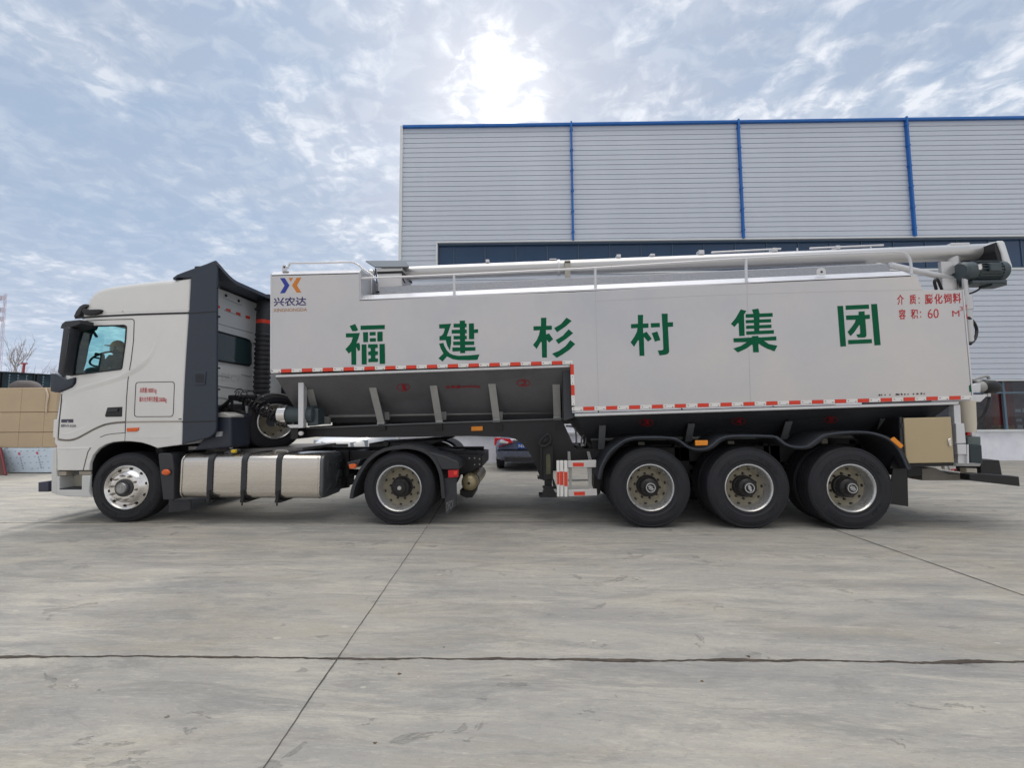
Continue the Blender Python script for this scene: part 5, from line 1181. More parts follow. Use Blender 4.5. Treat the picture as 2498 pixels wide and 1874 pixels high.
mw.build('reflective_tape', M['white'], tl_, smooth=False); mr.build('reflective_tape', M['red'], tl_, smooth=False); mdots.build('rivets', M['nut'], tl_, smooth=False)

# ---- green characters
GL = [
 ((820, 770), [
  [(390,300),(550,240),(635,410),(580,450),(465,450)],
  [(280,515),(685,500),(640,660),(585,800),(665,785),(690,860),(690,1000),(630,1025),(585,910),(580,930),(580,1425),(440,1425),(435,1040),(365,1100),(265,975),(380,850),(440,760),(480,630),(280,630)],
  [(705,290),(1405,268),(1405,390),(705,412)], [(775,480),(920,475),(920,765),(785,768)], [(965,475),(1140,470),(1140,572),(968,578)], [(970,655),(1145,650),(1150,750),(975,755)],
  [(1190,468),(1340,462),(1342,742),(1190,748)], [(735,835),(872,830),(880,1410),(738,1415)],
  [(920,830),(1195,822),(1198,930),(1140,935),(1125,960),(1125,1010),(1140,1030),(1200,1030),(1205,1135),(1145,1140),(1128,1165),(1128,1215),(1145,1240),(1205,1240),(1205,1340),(930,1348),(930,1250),(985,1245),(1003,1220),(1003,1170),(985,1145),(930,1145),(925,1045),(980,1040),(998,1010),(998,960),(980,940),(922,935)],
  [(1250,822),(1400,815),(1410,1395),(1258,1400)]]),
 ((1050, 760), [
  [(250,370),(600,350),(475,715),(600,710),(600,900),(565,1130),(490,1000),(455,880),(445,830),(260,835),(260,715),(320,700),(370,640),(400,560),(410,490),(255,490)],
  [(250,930),(375,905),(410,1010),(480,1130),(560,1210),(660,1255),(800,1280),(1100,1270),(1420,1240),(1360,1400),(1100,1410),(800,1405),(650,1380),(560,1340),(480,1300),(350,1450),(230,1355),(375,1215),(300,1080)],
  [(845,265),(1000,260),(1005,1205),(860,1208)], [(668,352),(1045,345),(1048,455),(670,462)], [(612,530),(1048,520),(1050,630),(615,638)], [(668,705),(1050,700),(1052,800),(670,808)], [(655,870),(1265,858),(1265,965),(660,975)], [(632,1040),(1300,1025),(1303,1130),(635,1155)],
  [(1110,345),(1255,340),(1258,520),(1375,510),(1375,615),(1262,622),(1265,795),(1115,800)]]),
 ((1280, 755), [
  [(470,240),(628,238),(625,470),(785,468),(788,585),(615,595),(620,720),(705,690),(825,860),(705,960),(640,880),(645,1395),(500,1395),(490,945),(465,940),(345,1145),(240,1025),(350,880),(410,740),(440,600),(255,610),(250,488),(470,480)],
  [(1210,235),(1360,330),(1170,500),(935,660),(850,538),(1050,420)], [(1270,570),(1400,685),(1200,850),(975,1000),(895,885),(1100,760)], [(1320,885),(1460,1000),(1300,1160),(1100,1300),(925,1400),(790,1280),(1000,1190),(1180,1060)]]),
 ((1520, 745), [
  [(425,275),(582,272),(575,525),(735,520),(735,650),(580,655),(585,805),(680,760),(830,970),(720,1050),(600,910),(618,1460),(475,1465),(455,1010),(430,1015),(318,1200),(215,1070),(330,900),(400,760),(415,655),(230,665),(228,542),(430,530)],
  [(800,515),(1060,505),(1065,630),(808,640)], [(830,800),(990,752),(1080,1005),(920,1050)],
  [(1115,240),(1290,238),(1292,490),(1445,485),(1447,612),(1300,622),(1335,1340),(1310,1390),(1240,1425),(1055,1450),(1005,1305),(1130,1300),(1165,1270),(1150,800)]]),
 ((1770, 735), [
  [(440,232),(605,278),(535,385),(555,1000),(395,1010),(378,635),(355,630),(258,745),(155,655),(290,490)],
  [(765,240),(950,208),(985,340),(975,940),(835,945),(815,500),(800,350)], [(580,372),(1360,335),(1365,445),(585,478)], [(580,545),(1315,510),(1318,610),(590,635)], [(595,705),(1328,672),(1330,770),(600,798)], [(600,870),(1398,832),(1400,935),(605,968)],
  [(780,1005),(940,1000),(960,1045),(1468,1015),(1470,1130),(1110,1140),(1250,1235),(1500,1285),(1420,1445),(1200,1365),(1060,1290),(965,1225),(950,1250),(965,1475),(805,1475),(790,1270),(770,1245),(600,1370),(360,1480),(230,1365),(450,1290),(620,1180),(240,1185),(230,1070),(760,1045)]]),
 ((2030, 725), [
  [(150,255),(318,248),(405,1420),(240,1435)], [(390,240),(1062,210),(1072,335),(395,365)], [(1130,200),(1300,192),(1405,1385),(1228,1395)],
  [(770,415),(940,405),(945,515),(1088,500),(1095,625),(960,635),(995,1080),(985,1140),(940,1168),(750,1170),(705,1078),(790,1070),(820,1040),(805,810),(780,810),(660,990),(540,1125),(450,1005),(580,850),(660,730),(690,650),(415,660),(405,530),(770,515)],
  [(465,1240),(1148,1212),(1155,1330),(475,1362)]])]
for (ox, oy), polys in GL:
    mb = MB()
    for k, pl in enumerate(polys):
        mb.poly([S(ox + x / 11.853, oy + y / 11.853, -.0016 - .0006 * k) for x, y in pl])
    mb.build('green_character', M['green'], tl_, smooth=False)
# emblem and the smaller lettering
ez = lambda pts: [S(650 + x / 13.825, 660 + y / 13.825, -.002) for x, y in pts]
mb = MB(); mb.poly(ez([(455,255),(615,250),(775,495),(620,760),(455,768),(610,505)])); em = mb.build('emblem', M['blue'], tl_, smooth=False)
mb = MB(); mb.poly(ez([(740,248),(895,242),(820,372)])); mb.poly(ez([(1020,240),(1175,232),(1025,495),(1175,740),(1020,745),(860,500)])); mb.build('emblem_wing', M['orange'], em, smooth=False)
sd = lambda x, y: S(x, y, -.002)
mb = MB(); lettering(mb, '兴农达', [(667.5, 725.5), (747.5, 724), (747, 745.5), (667.5, 747.5)], sd, .018); mb.build('maker_lettering', M['blue2'], tl_, smooth=False, recalc=False)
mb = MB(); lettering(mb, 'XINGNONGDA', [(666.5, 753), (749, 751), (749, 759), (666.5, 761.5)], sd, .012); mb.build('maker_lettering', mat('ochre_lettering', (0.42, .20, .06), .5), tl_, smooth=False, recalc=False)
mb = MB(); K = 200 / 2212
def rz(x0, y0, x1, y1, sl=-.03): return [(2170 + x0 * K, 700 + y0 * K), (2170 + x1 * K, 700 + (y0 + (x1 - x0) * sl) * K), (2170 + (x1 + 6) * K, 700 + (y1 + (x1 - x0) * sl) * K), (2170 + (x0 + 12) * K, 700 + y1 * K)]
for s, q in (('介', (200, 205, 385, 485)), ('质', (535, 205, 715, 470)), (':', (778, 285, 812, 450)), ('膨', (950, 195, 1170, 470)), ('化', (1205, 185, 1430, 460)), ('饲', (1455, 180, 1675, 450)), ('料', (1705, 165, 1930, 440)),
             ('容', (245, 600, 435, 880)), ('积', (570, 600, 770, 860)), (':', (820, 660, 855, 825)), ('60', (1025, 595, 1325, 850)), ('M', (1690, 640, 1885, 805)), ('3', (1890, 530, 1980, 645))):
    if s == '容': mb.build('volume_lettering', M['redpaint'], tl_, smooth=False, recalc=False); mb = MB()
    lettering(mb, s, rz(*q), sd, .020 if ord(s[0]) > 255 else .0)
mb.build('volume_lettering', M['redpaint'], tl_, smooth=False, recalc=False)
mb = MB()
for x, w in ((2144, 4), (2150, 2), (2158, 2.5), (2170, 2), (2186, 9), (2198, 4), (2206, 3), (2214, 2.5), (2227, 3), (2236, 5), (2246, 4), (2253, 3)):
    y = 966.4 - (x - 2144) * .036; mb.prism([(x, y - 3 - (x % 3)), (x + w, y - 3.4), (x + w * .8, y - .3), (x - w * .2, y - .1)], -.003, -.001, 0.0)
mb.build('worn_phone_lettering', M['seam'], tl_, smooth=False)
mb = MB(); mb.prism([(2363.5, 942), (2367.5, 938), (2369.5, 956), (2365, 957)], -.003, -.001, 0.0); mb.build('green_mark', M['green'], tl_, smooth=False)

# ---- hoppers
def hopper(pl, pr, xbl, xbr, zb, yin, m, name):
    a, c = S(*pl, .06), S(*pr, .06); mb = MB()
    bl, br = xbl, xbr
    t = [(a.x, .06, a.z), (c.x, .06, c.z), (c.x, BW - .06, c.z), (a.x, BW - .06, a.z)]; bt = [(bl, yin, zb), (br, yin, zb), (br, BW - yin, zb), (bl, BW - yin, zb)]
    mb.sheet(t, bt); return mb.build(name, m, tl_, smooth=False)
ZH1 = S(1050, 1030, .9).z
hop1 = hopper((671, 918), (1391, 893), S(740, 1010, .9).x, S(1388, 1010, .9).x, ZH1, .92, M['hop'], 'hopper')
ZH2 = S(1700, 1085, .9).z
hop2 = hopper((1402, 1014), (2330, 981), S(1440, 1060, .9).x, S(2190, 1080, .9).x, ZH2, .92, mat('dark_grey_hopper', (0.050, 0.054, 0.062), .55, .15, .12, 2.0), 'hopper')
a, c = S(671, 918, .06), S(1391, 893, .06)
def hop_pt(s, px, top=True):                        # point on hopper 1 near face: px along its top edge, s = 0 top .. 1 bottom
    t = (px - 671) / (1391 - 671); tp = a.lerp(c, t); bx = S(740, 1010, .9).x + (S(1388, 1010, .9).x - S(740, 1010, .9).x) * t
    return tp.lerp(Vector((bx, .92, ZH1)), s)
def onhop(px, py, o=.003):                          # photo pixel -> hopper 1 near face
    n_ = (c - a).cross(Vector((0, .86, ZH1 - (a.z + c.z) / 2))).normalized(); r = ray(px, py); t = (a - CAM).dot(n_) / r.dot(n_); p = CAM + r * t
    return p - n_ * o * (1 if n_.y > 0 else -1)
a2, c2_ = S(1402, 1014, .06), S(2330, 981, .06)
def onhop2(px, py, o=.003):
    n_ = (c2_ - a2).cross(Vector((0, .86, ZH2 - (a2.z + c2_.z) / 2))).normalized(); r = ray(px, py); t = (a2 - CAM).dot(n_) / r.dot(n_); p = CAM + r * t
    return p - n_ * o * (1 if n_.y > 0 else -1)
dred = mat('dark_red_stencil', (0.36, .012, .02), .6)
def oval(cx, cy, rx, ry, fn, w=1.6):
    mb = MB(); n = 36; o = [fn(cx + rx * math.cos(6.2832 * i / n), cy + ry * math.sin(6.2832 * i / n)) for i in range(n)]; i_ = [fn(cx + (rx - w) * math.cos(6.2832 * i / n), cy + (ry - w * .8) * math.sin(6.2832 * i / n)) for i in range(n)]
    mb.add(o + i_, [(k, (k + 1) % n, n + (k + 1) % n, n + k) for k in range(n)]); return mb
for s, cx, cy in (('1', 983.5, 945.5), ('2', 1277, 934.5)):
    mb = oval(cx, cy, 16.5, 9, onhop); lettering(mb, s, [(cx - (3 if s == '1' else 6), cy - 6), (cx + (4 if s == '1' else 7), cy - 6.5), (cx + (7 if s == '1' else 9), cy + 6), (cx - (1 if s == '1' else 8), cy + 6)], onhop, .02); mb.build('number_oval', dred, hop1, smooth=False, recalc=False)
mb = MB(); lettering(mb, '总质量:40000kg', [(1086, 941), (1171, 939), (1172, 947), (1087, 949)], onhop, .015); mb.build('weight_lettering', dred, hop1, smooth=False, recalc=False)
for s, cx, cy in (('3', 1577, 1031), ('4', 1802, 1028), ('5', 2027, 1024)):
    mb = oval(cx, cy, 17, 8.5, onhop2); lettering(mb, s, [(cx - 6, cy - 5.5), (cx + 6, cy - 6), (cx + 8, cy + 5), (cx - 7, cy + 5.5)], onhop2, .04); mb.build('number_oval', dred, hop2, smooth=False, recalc=False)
# ribs: gusset plate with a flat flange
def ribset(lst, hop, fn, m, m2, ytop, ybot):
    for (tx, ty, bx, by, w) in lst:
        p, q = S(tx, ty, ytop), S(bx, by, ybot); d = (q - p).normalized(); hw = w / 2
        mb = MB(); ex = Vector((hw, 0, 0)); nn_ = d.cross(Vector((1, 0, 0))).normalized()
        if nn_.y < 0: nn_ = -nn_
        mb.sheet([p - ex, p + ex, q + ex, q - ex], [v + nn_ * .012 for v in (p - ex, p + ex, q + ex, q - ex)]); r_ = mb.build('rib', m, hop, smooth=False)
        mb = MB(); g_ = [p + nn_ * .012, q + nn_ * .012, Vector((q.x, q.y + .35, q.z)), Vector((p.x, p.y + .4, p.z + .25))]; mb.sheet([v - Vector((.005, 0, 0)) for v in g_], [v + Vector((.005, 0, 0)) for v in g_]); mb.build('gusset', m2, r_, smooth=False)
zs = lambda x, y: (640 + x / 2.765, 880 + y / 2.765)
L1 = []
for (tx, ty, bx, by) in ((318, 195, 352, 330), (742, 178, 802, 425), (1152, 165, 1192, 412), (1547, 152, 1580, 402), (1981, 140, 1989, 390)):
    L1.append((*zs(tx, ty), *zs(bx, by), .115))
ribset(L1, hop1, onhop, M['rib'], M['hop'], .30, .58)
zs5 = lambda x, y: (1450 + x / 3.687, 950 + y / 3.687); zs6 = lambda x, y: (1900 + x / 3.699, 950 + y / 3.699)
L2 = [(*zs5(74, 325), *zs5(62, 540), .10), (*zs5(875, 312), *zs5(845, 470), .10), (*zs5(1752, 292), *zs5(1705, 450), .10), (*zs6(955, 268), *zs6(915, 400), .11)]
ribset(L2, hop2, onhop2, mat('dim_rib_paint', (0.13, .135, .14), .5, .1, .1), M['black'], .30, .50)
mb = MB()
for tx, ty, bx, by in ((776, 425, 824, 438), (1170, 412, 1216, 425), (1556, 402, 1602, 415), (1964, 385, 2012, 400)):
    p = S(*zs(tx, ty - 10), .56); q = S(*zs(bx, by), .56); mb.box((p.x, .545, q.z), (q.x, .60, p.z))
mb.build('rib_foot', M['rib'], hop1, smooth=False)
mb = MB()
for x in (838, 1222, 1603, 435): p = S(*zs(x - 18, 345 if x > 700 else 378), .75); q = S(*zs(x + 18, 400 if x > 700 else 430), .75); mb.box((p.x, .74, q.z), (q.x, .8, p.z))
mb.build('trough_bracket', M['rib'], hop1, smooth=False)
# bottom auger trough pipes
p0, p1 = S(*zs(455, 400), .82), S(*zs(2085, 370), .82)
mb = MB(); mb.tube([p0 + Vector((0, .35, -.02)), p1 + Vector((0, .35, -.02))], .13, 18); mb.tube([p0 + Vector((0, -.02, .06)), p1 + Vector((0, -.02, .06))], .03, 10); mb.build('auger_trough', mat('grey_trough', (.25, .25, .245), .5, .3, .1), hop1)
mb = MB(); q0, q1 = S(1440, 1072, .8), S(2330, 1060, .8); mb.tube([q0 + Vector((0, .3, -.05)), q1 + Vector((0, .3, -.05))], .14, 16); mb.tube([q0 + Vector((0, -.05, .0)), q1 + Vector((0, -.05, .0))], .03, 8); mb.build('auger_trough', mat('grey_trough', (.25, .25, .245)), hop2)
# side face of the step between the two hoppers
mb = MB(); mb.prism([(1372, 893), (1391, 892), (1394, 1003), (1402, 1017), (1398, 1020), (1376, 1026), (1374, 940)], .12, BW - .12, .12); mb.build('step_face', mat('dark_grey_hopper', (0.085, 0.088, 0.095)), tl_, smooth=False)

# ---- gooseneck frame
z4 = lambda x, y: (1150 + x / 3.6875, 850 + y / 3.6875)
neck = [(728, 1049), (740, 1046), (1000, 1036.5), (1250, 1027.5), (1371, 1024.5)] + [z4(*p) for p in ((935, 905), (1300, 905), (1300, 1010), (700, 1110), (615, 1160), (600, 1110), (560, 1010), (525, 945), (490, 900), (450, 855), (400, 820), (330, 800))] + [(1150, 1064), (900, 1068), (745, 1066), (728, 1062)]
mb = MB(); mb.prism(neck, .56, .62, .56); mb.prism(neck, BW - .62, BW - .56, .56); fr = mb.build('gooseneck_frame', mat('trailer_frame_paint', (0.016, .014, .017), .5, 0, .2, 6.0), tl_, smooth=False)
mb = MB(); p = [S(*q, .53) for q in ((728, 1047.5), (1000, 1036), (1372, 1023.5))]; mb.loft([[v + Vector((0, 0, 0)), v + Vector((0, .12, 0)), v + Vector((0, .12, .02)), v + Vector((0, 0, .02))] for v in p]); mb.build('top_flange', mat('dim_rib_paint', (0.13, .135, .14)), fr, smooth=False)
mb = MB()
for x in (760, 900, 1100, 1240): q = S(x, 1050, .6); mb.box((q.x - .05, .62, q.z - .1), (q.x + .05, BW - .62, q.z + .06))
q = S(735, 1056, .5); mb.box((q.x - .06, .3, q.z - .09), (q.x + .06, BW - .3, q.z + .08)); mb.build('crossmember', M['chassis'], fr, smooth=False)
mb = MB(); qa, qb = S(745, 1049, .62), S(1371, 1026, .62); mb.sheet([Vector((qa.x, .63, qa.z)), Vector((qb.x, .63, qb.z)), Vector((qb.x, BW - .63, qb.z)), Vector((qa.x, BW - .63, qa.z))], [Vector((v.x, y, v.z - .05)) for v, y in ((qa, .63), (qb, .63), (qb, BW - .63), (qa, BW - .63))]); qa, qb = S(800, 1040, .9), S(1371, 1022, .9); mb.sheet([Vector((qa.x, 1.05, qa.z - .12)), Vector((qb.x, 1.05, qb.z - .12)), Vector((qb.x, 1.05, qb.z + .2)), Vector((qa.x, 1.05, qa.z + .2))], [Vector((v.x, 1.1, v.z + d)) for v, d in ((qa, -.12), (qb, -.12), (qb, .2), (qa, .2))]); mb.build('frame_deck', M['chassis'], fr, smooth=False)
mb = MB(); q = S(733.5, 1057.5, .29); mb.lathe([(.001, -.02), (.033, -.018), (.036, .0), (.036, .02)], (q.x, .30, q.z), 'y', 20); mb.build('round_marker', M['white'], fr)
mb = MB(); mb.prism([(1149.5, 1041), (1177.5, 1040), (1177.5, 1051), (1149.5, 1052)], .535, .56, .535); mb.build('side_marker', M['amber'], fr, bevel=.006)
mb = MB()
for x in (793, 1175, 1580, 1990): p, q = S(*zs(x - 8, 420), .55), S(*zs(x + 40, 470), .55); mb.box((p.x, .53, q.z), (q.x, .56, p.z - .02))
mb.build('frame_bracket', M['black'], fr, smooth=False)
# light seen through the gap beside the step: brake valves and hoses
mb = MB(); mb.tube(spline([S(*z4(850, 700), .9), S(*z4(930, 720), .9), S(*z4(945, 860), .9)], 5), .015, 6); mb.tube(spline([S(*z4(985, 870), .9), S(*z4(1000, 790), .9), S(*z4(1030, 800), .9), S(*z4(1020, 880), .9)], 5), .015, 6); mb.build('brake_hose', M['rib'], fr)
mb = MB(); mb.prism([z4(985, 860), z4(1012, 858), z4(1012, 880), z4(985, 882)], .85, .9, .85); mb.build('valve', M['white'], fr, smooth=False)
# rear frame
lowf = [(1360, 1097), (2310, 1080), (2330, 1120), (2310, 1133), (1700, 1125), (1365, 1122)]
mb = MB(); mb.prism(lowf, .62, .72, .62); mb.prism(lowf, BW - .72, BW - .62, .62)
for px in (1420, 1600, 1720, 1940, 2060, 2280): q = S(px, 1105, .7); mb.box((q.x - .05, .7, q.z - .08), (q.x + .05, BW - .7, q.z + .07))
rf = mb.build('rear_frame', M['chassis'], tl_, smooth=False)
# landing gear
mb = MB(); lg = [z4(640, 880), z4(735, 870), z4(735, 1180), z4(640, 1190)]; mb.prism(lg, .30, .46, .30); mb.prism([z4(655, 1180), z4(725, 1178), z4(725, 1255), z4(660, 1258)], .33, .43, .33)
ldg = mb.build('landing_leg', M['chassis'], tl_, bevel=.008)
mb = MB(); mb.prism([z4(672, 955), z4(705, 950), z4(712, 1000), z4(712, 1130), z4(672, 1135)], .285, .30, .285); mb.build('leg_panel', mat('olive_grease', (.10, .10, .06), .5, .2, .3, 15.0), ldg, smooth=False)
mb = MB(); mb.tube(spline([S(*z4(625, 880), .24), S(*z4(612, 850), .24), S(*z4(650, 800), .24), S(*z4(690, 775), .24), S(*z4(712, 800), .24), S(*z4(705, 850), .24), S(*z4(660, 880), .24), S(*z4(625, 880), .24)], 5), .022, 8); mb.tube([S(*z4(628, 880), .24), S(*z4(628, 1180), .24)], .018, 8); mb.tube([S(*z4(660, 820), .24), S(*z4(660, 820), .5)], .03, 8); mb.build('crank', M['chassis'], ldg)
mb = MB(); mb.prism([z4(660, 1255), z4(728, 1250), z4(760, 1320), z4(785, 1335), z4(785, 1342), z4(612, 1342), z4(606, 1320), z4(640, 1322)], .26, .50, .26); mb.build('foot', M['chassis'], ldg, smooth=False)
mb = MB(); mb.tube([S(*z4(640, 1245), .3), S(*z4(770, 1255), .3)], .02, 8); mb.prism([z4(725, 1170), z4(740, 1180), z4(770, 1260), z4(735, 1240)], .3, .4, .3); mb.build('brace', M['chassis'], ldg, smooth=False)
mb = MB(); zf = S(*z4(700, 1342), .26).z
l2 = link_copy(ldg, tl_); l2.location = ldg.location + Vector((0, BW - .76, 0))
# side guard with red and white boards
sg_ = []
mb = MB(); mb.prism([z4(868, 1012), z4(1124, 1006), z4(1122, 1072), z4(868, 1076)], .06, .09, .06); mb.prism([z4(870, 1275), z4(1128, 1266), z4(1132, 1326), z4(872, 1334)], .06, .09, .06); gd = mb.build('side_guard', mat('aluminium_guard_rail', (.62, .61, .60), .4, .5, .05), tl_, bevel=.005)
mb = MB()
for x0, x1 in ((766, 792), (796, 828), (834, 864)): mb.prism([z4(x0, 1012), z4(x1, 1011), z4(x1, 1336), z4(x0 + 4, 1336)], .04 + (.012 if x0 == 796 else 0), .09, .04)
mb.build('guard_post', M['white'], gd, bevel=.004)
mb = MB()
for i, (x0, x1, y0, y1) in enumerate(((768, 792, 1112, 1225), (797, 827, 1110, 1232), (834, 864, 1112, 1240))): mb.prism([z4(x0, y0), z4(x1, y0), z4(x1, y1), z4(x0 + 2, y1)], .034 + (.012 if i == 1 else 0), .039 + (.012 if i == 1 else 0), .04)
for pts in ([(912, 1030), (1010, 1030), (1010, 1062), (914, 1064)], [(922, 1292), (1020, 1290), (1022, 1322), (924, 1324)]): mb.prism([z4(*p) for p in pts], .054, .059, .06)
mb.build('red_tape', M['red'], gd, smooth=False)
mb = MB()
for x in (866, 1040): mb.prism([z4(x, 930), z4(x + 22, 930), z4(x + (45 if x > 900 else 28), 1010), z4(x + (15 if x > 900 else 2), 1010)], .35, .38, .35)
mb.prism([z4(878, 1080), z4(904, 1080), z4(904, 1270), z4(882, 1270)], .09, .12, .09); mb.prism([z4(1042, 1078), z4(1082, 1078), z4(1082, 1268), z4(1060, 1268)], .09, .12, .09); mb.prism([z4(868, 1185), z4(1080, 1178), z4(1080, 1195), z4(868, 1200)], .5, .53, .5); mb.build('bracket', M['rib'], gd, smooth=False)
mb = MB(); mb.prism([z4(1100, 1000), z4(1160, 1000), z4(1160, 1300), z4(1130, 1330), z4(1100, 1230)], .5, .8, .5); q = S(*z4(1130, 1200), .5); mb.lathe([(.001, 0), (.15, 0), (.15, .4), (.001, .4)], (q.x + .2, .62, q.z), 'y', 20); mb.build('air_reservoir', M['black'], rf, smooth=False)

# ---- wheels, axles, mudguards
RT2 = .575; RR2 = .326
cs = [S(1586.5, 1186, -.03), S(1827, 1187, -.03), S(2077, 1188, -.03)]
first = None; tws = []
for i, c in enumerate(cs):
    w = dual_wheel('trailer_wheel', tl_, (c.x, -.03, RT2), RT2, RR2, (.18, .62, .05)[i]); tws.append(w)
    mirror_wheel(w, tl_, BW + .06)
mb = MB()
for c in cs:
    mb.tube([(c.x, .3, RT2), (c.x, BW - .3, RT2)], .08, 12)
    for y in (.68, BW - .68):
        mb.tube(spline([(c.x - .6, y, RT2 + .22), (c.x, y, RT2 + .08), (c.x + .6, y, RT2 + .22)], 5), .06, 6); mb.box((c.x - .72, y - .06, RT2 + .1), (c.x - .58, y + .06, RT2 + .62)); mb.box((c.x + .58, y - .06, RT2 + .1), (c.x + .66, y + .06, RT2 + .62))
mb.build('axles', M['chassis'], tl_, smooth=False)
fp5 = [(35, 800), (60, 690), (125, 570), (195, 505), (270, 455), (370, 430), (560, 425), (690, 432), (760, 455), (830, 505), (900, 530), (985, 530), (1050, 500), (1120, 445), (1200, 418), (1330, 412), (1590, 415), (1650, 440), (1715, 488), (1800, 512), (1895, 510), (1960, 475), (2035, 420), (2110, 398)]
fpx = [zs5(*p) for p in fp5] + [zs6(*p) for p in ((620, 380), (780, 380), (870, 398), (960, 430), (1030, 480), (1085, 550), (1130, 640), (1160, 715))]
fs = [(p.x, p.y) for p in spline([(x, y, 0) for x, y in fpx], 4)]
mg = arch_strip('mudguard', tl_, fs, -.06, .62, .018, M['plast'], .02)
m2_ = mg.copy(); C.objects.link(m2_); m2_.parent = tl_; m2_.location = mg.location + Vector((0, BW - .56, 0))
mb = MB(); q = [S(x, y, -.065) + Vector((0, 0, -.012)) for x, y in fs]; mb.tube(q, .016, 8); mb.build('guard_lip', mat('blue_black_lip', (0.030, .038, .052), .35), mg)
mb = MB()
for x, y in ((424, 487), (1230, 478)): p = S(*zs5(x - 28, y - 12), .2); q = S(*zs5(x + 28, y + 14), .2); mb.box((p.x, .2, q.z), (q.x, .24, p.z))
p, q = S(*zs6(385, 445), .2), S(*zs6(442, 490), .2); mb.box((p.x, .2, q.z), (q.x, .24, p.z)); mb.build('guard_bracket', mat('dim_olive', (.13, .12, .095), .6), mg, smooth=False)
mb = MB(); mb.prism([(1695.5, 1075), (1726, 1074.5), (1726, 1086.5), (1695.5, 1087.5)], -.085, -.06, -.07); mb.prism([zs6(1003, 458), zs6(1036, 430), zs6(1120, 508), zs6(1093, 536)], -.085, -.055, -.07); mb.build('side_marker', M['amber'], mg, bevel=.006)
mb = MB(); mb.prism([zs6(1030, 710), zs6(1160, 705), zs6(1168, 1058), zs6(1000, 1036), zs6(1010, 900)], .10, .115, .1); mb.prism([zs6(1060, 560), zs6(1160, 700), zs6(1160, 715), zs6(1000, 715)], .10, .115, .1); mb.build('mud_flap', M['black'], mg, smooth=False)

# ---- toolbox and rear end
mb = MB(); q = [(2204, 1020.5), (2317.5, 1017.5), (2325.5, 1128.5), (2209, 1130.5)]; mb.prism(q, .012, .55, 0.0); tbx = mb.build('toolbox', M['black'], tl_, bevel=.008)  # shade on the box side is put in as a black body colour
mb = MB(); mb.prism(q, -.014, .010, 0.0); dd_ = mb.build('door', M['tan'], tbx, bevel=.006)
mb = MB(); mb.prism([(2308, 1072), (2315.5, 1068), (2317, 1089), (2311, 1089)], -.03, -.015, 0.0); mb.build('handle', M['chrome'], dd_, bevel=.006)
mb = MB(); mb.prism([(2197, 1018), (2202.5, 1018), (2208, 1131), (2200, 1128)], .012, .03, 0.0); mb.prism([(2199, 1033), (2203, 1033), (2203, 1043), (2199, 1043)], -.004, .011, 0.0); mb.build('hinge_side', M['plast'], tbx, smooth=False)
mb = MB(); mb.prism([(2215, 1131.5), (2326, 1129.5), (2326, 1137), (2215, 1140)], .02, .5, .02); mb.prism([(2215, 1140), (2250, 1140), (2250, 1160), (2215, 1165)], .3, .9, .3); mb.build('toolbox_shelf', M['black'], tbx, smooth=False)
z5 = lambda x, y: (2150 + x / 3.951, 780 + y / 3.951)
mb = MB(); mb.prism([z5(700, 822), z5(762, 820), z5(772, 1000), z5(706, 1005)], .06, .14, .06); mb.prism([z5(722, 1002), z5(800, 1000), z5(818, 1192), z5(726, 1196)], .02, .10, .02); mb.prism([z5(734, 1204), z5(820, 1200), z5(824, 1300), z5(738, 1302)], .02, .10, .02); rp = mb.build('rear_post', M['silver2'], tl_, bevel=.006)
mb = MB(); mb.prism([z5(826, 1205), z5(842, 1204), z5(846, 1388), z5(828, 1388)], .02, .3, .02); mb.prism([z5(740, 1304), z5(824, 1302), z5(826, 1388), z5(740, 1385)], .05, .2, .05); mb.build('post_foot', M['silver2'], rp, smooth=False)
mb = MB(); q0 = S(*z5(818, 940), .30); mb.lathe([(.001, -.22), (.09, -.22), (.10, -.1), (.11, .24), (.001, .24)], (q0.x, q0.y, q0.z), 'z', 24); mb.build('discharge_spout', mat('cream_paint', (.62, .56, .46), .5), tl_)
mb = MB(); mb.prism([z5(862, 800), z5(905, 800), z5(912, 1128), z5(870, 1130)], .45, .60, .45); mb.prism([z5(852, 790), z5(960, 794), z5(1030, 722), z5(870, 725)], .35, .95, .35); mb.build('rear_column', M['silver2'], tl_, bevel=.006)
mb = MB(); q = S(*z5(820, 1050), .4); mb.lathe([(.001, -.1), (.03, -.1), (.03, .1), (.001, .1)], (q.x + .01, q.y, q.z), 'z', 14); mb.build('red_coupling', M['redlens'], tl_)
mb = MB(); mb.tube(spline([S(*z5(835, 1045), .4), S(*z5(900, 1000), .5), S(*z5(985, 920), .5), S(*z5(1030, 820), .5), S(*z5(1045, 745), .55)], 6), .022, 8); hose_o = mb.build('hose', M['black'], tl_)
mb = MB(); mb.prism([z5(1030, 690), z5(1056, 690), z5(1056, 742), z5(1032, 742)], .53, .6, .53); mb.build('hose_fitting', M['white'], hose_o, smooth=False)
# upper auger winch/motor at the rear lower corner
mb = MB(); mb.prism([z5(870, 632), z5(960, 610), z5(960, 690), z5(872, 690)], .45, .8, .45); mb.prism([z5(880, 690), z5(960, 690), z5(960, 700), z5(880, 702)], .4, .8, .4); mb.build('winch_bracket', M['silver2'], tl_, bevel=.01)
mb = MB(); p, q = S(*z5(950, 645), .55), S(*z5(1110, 650), .55); mb.tube([p, p + Vector((.05, 0, 0)), q - Vector((.05, 0, 0)), q], [.07, .105, .105, .08], 20); mb.build('lower_motor', M['black'], tl_, ang=50)
mb = MB(); mb.tube([p - Vector((.12, 0, .02)), p + Vector((.02, 0, 0))], [.05, .09], 18); mb.tube(spline([p + Vector((-.1, 0, .1)), p + Vector((.1, 0, .16)), q + Vector((-.1, 0, .13))], 5), .02, 8); mb.build('motor_flange', M['rib'], tl_)
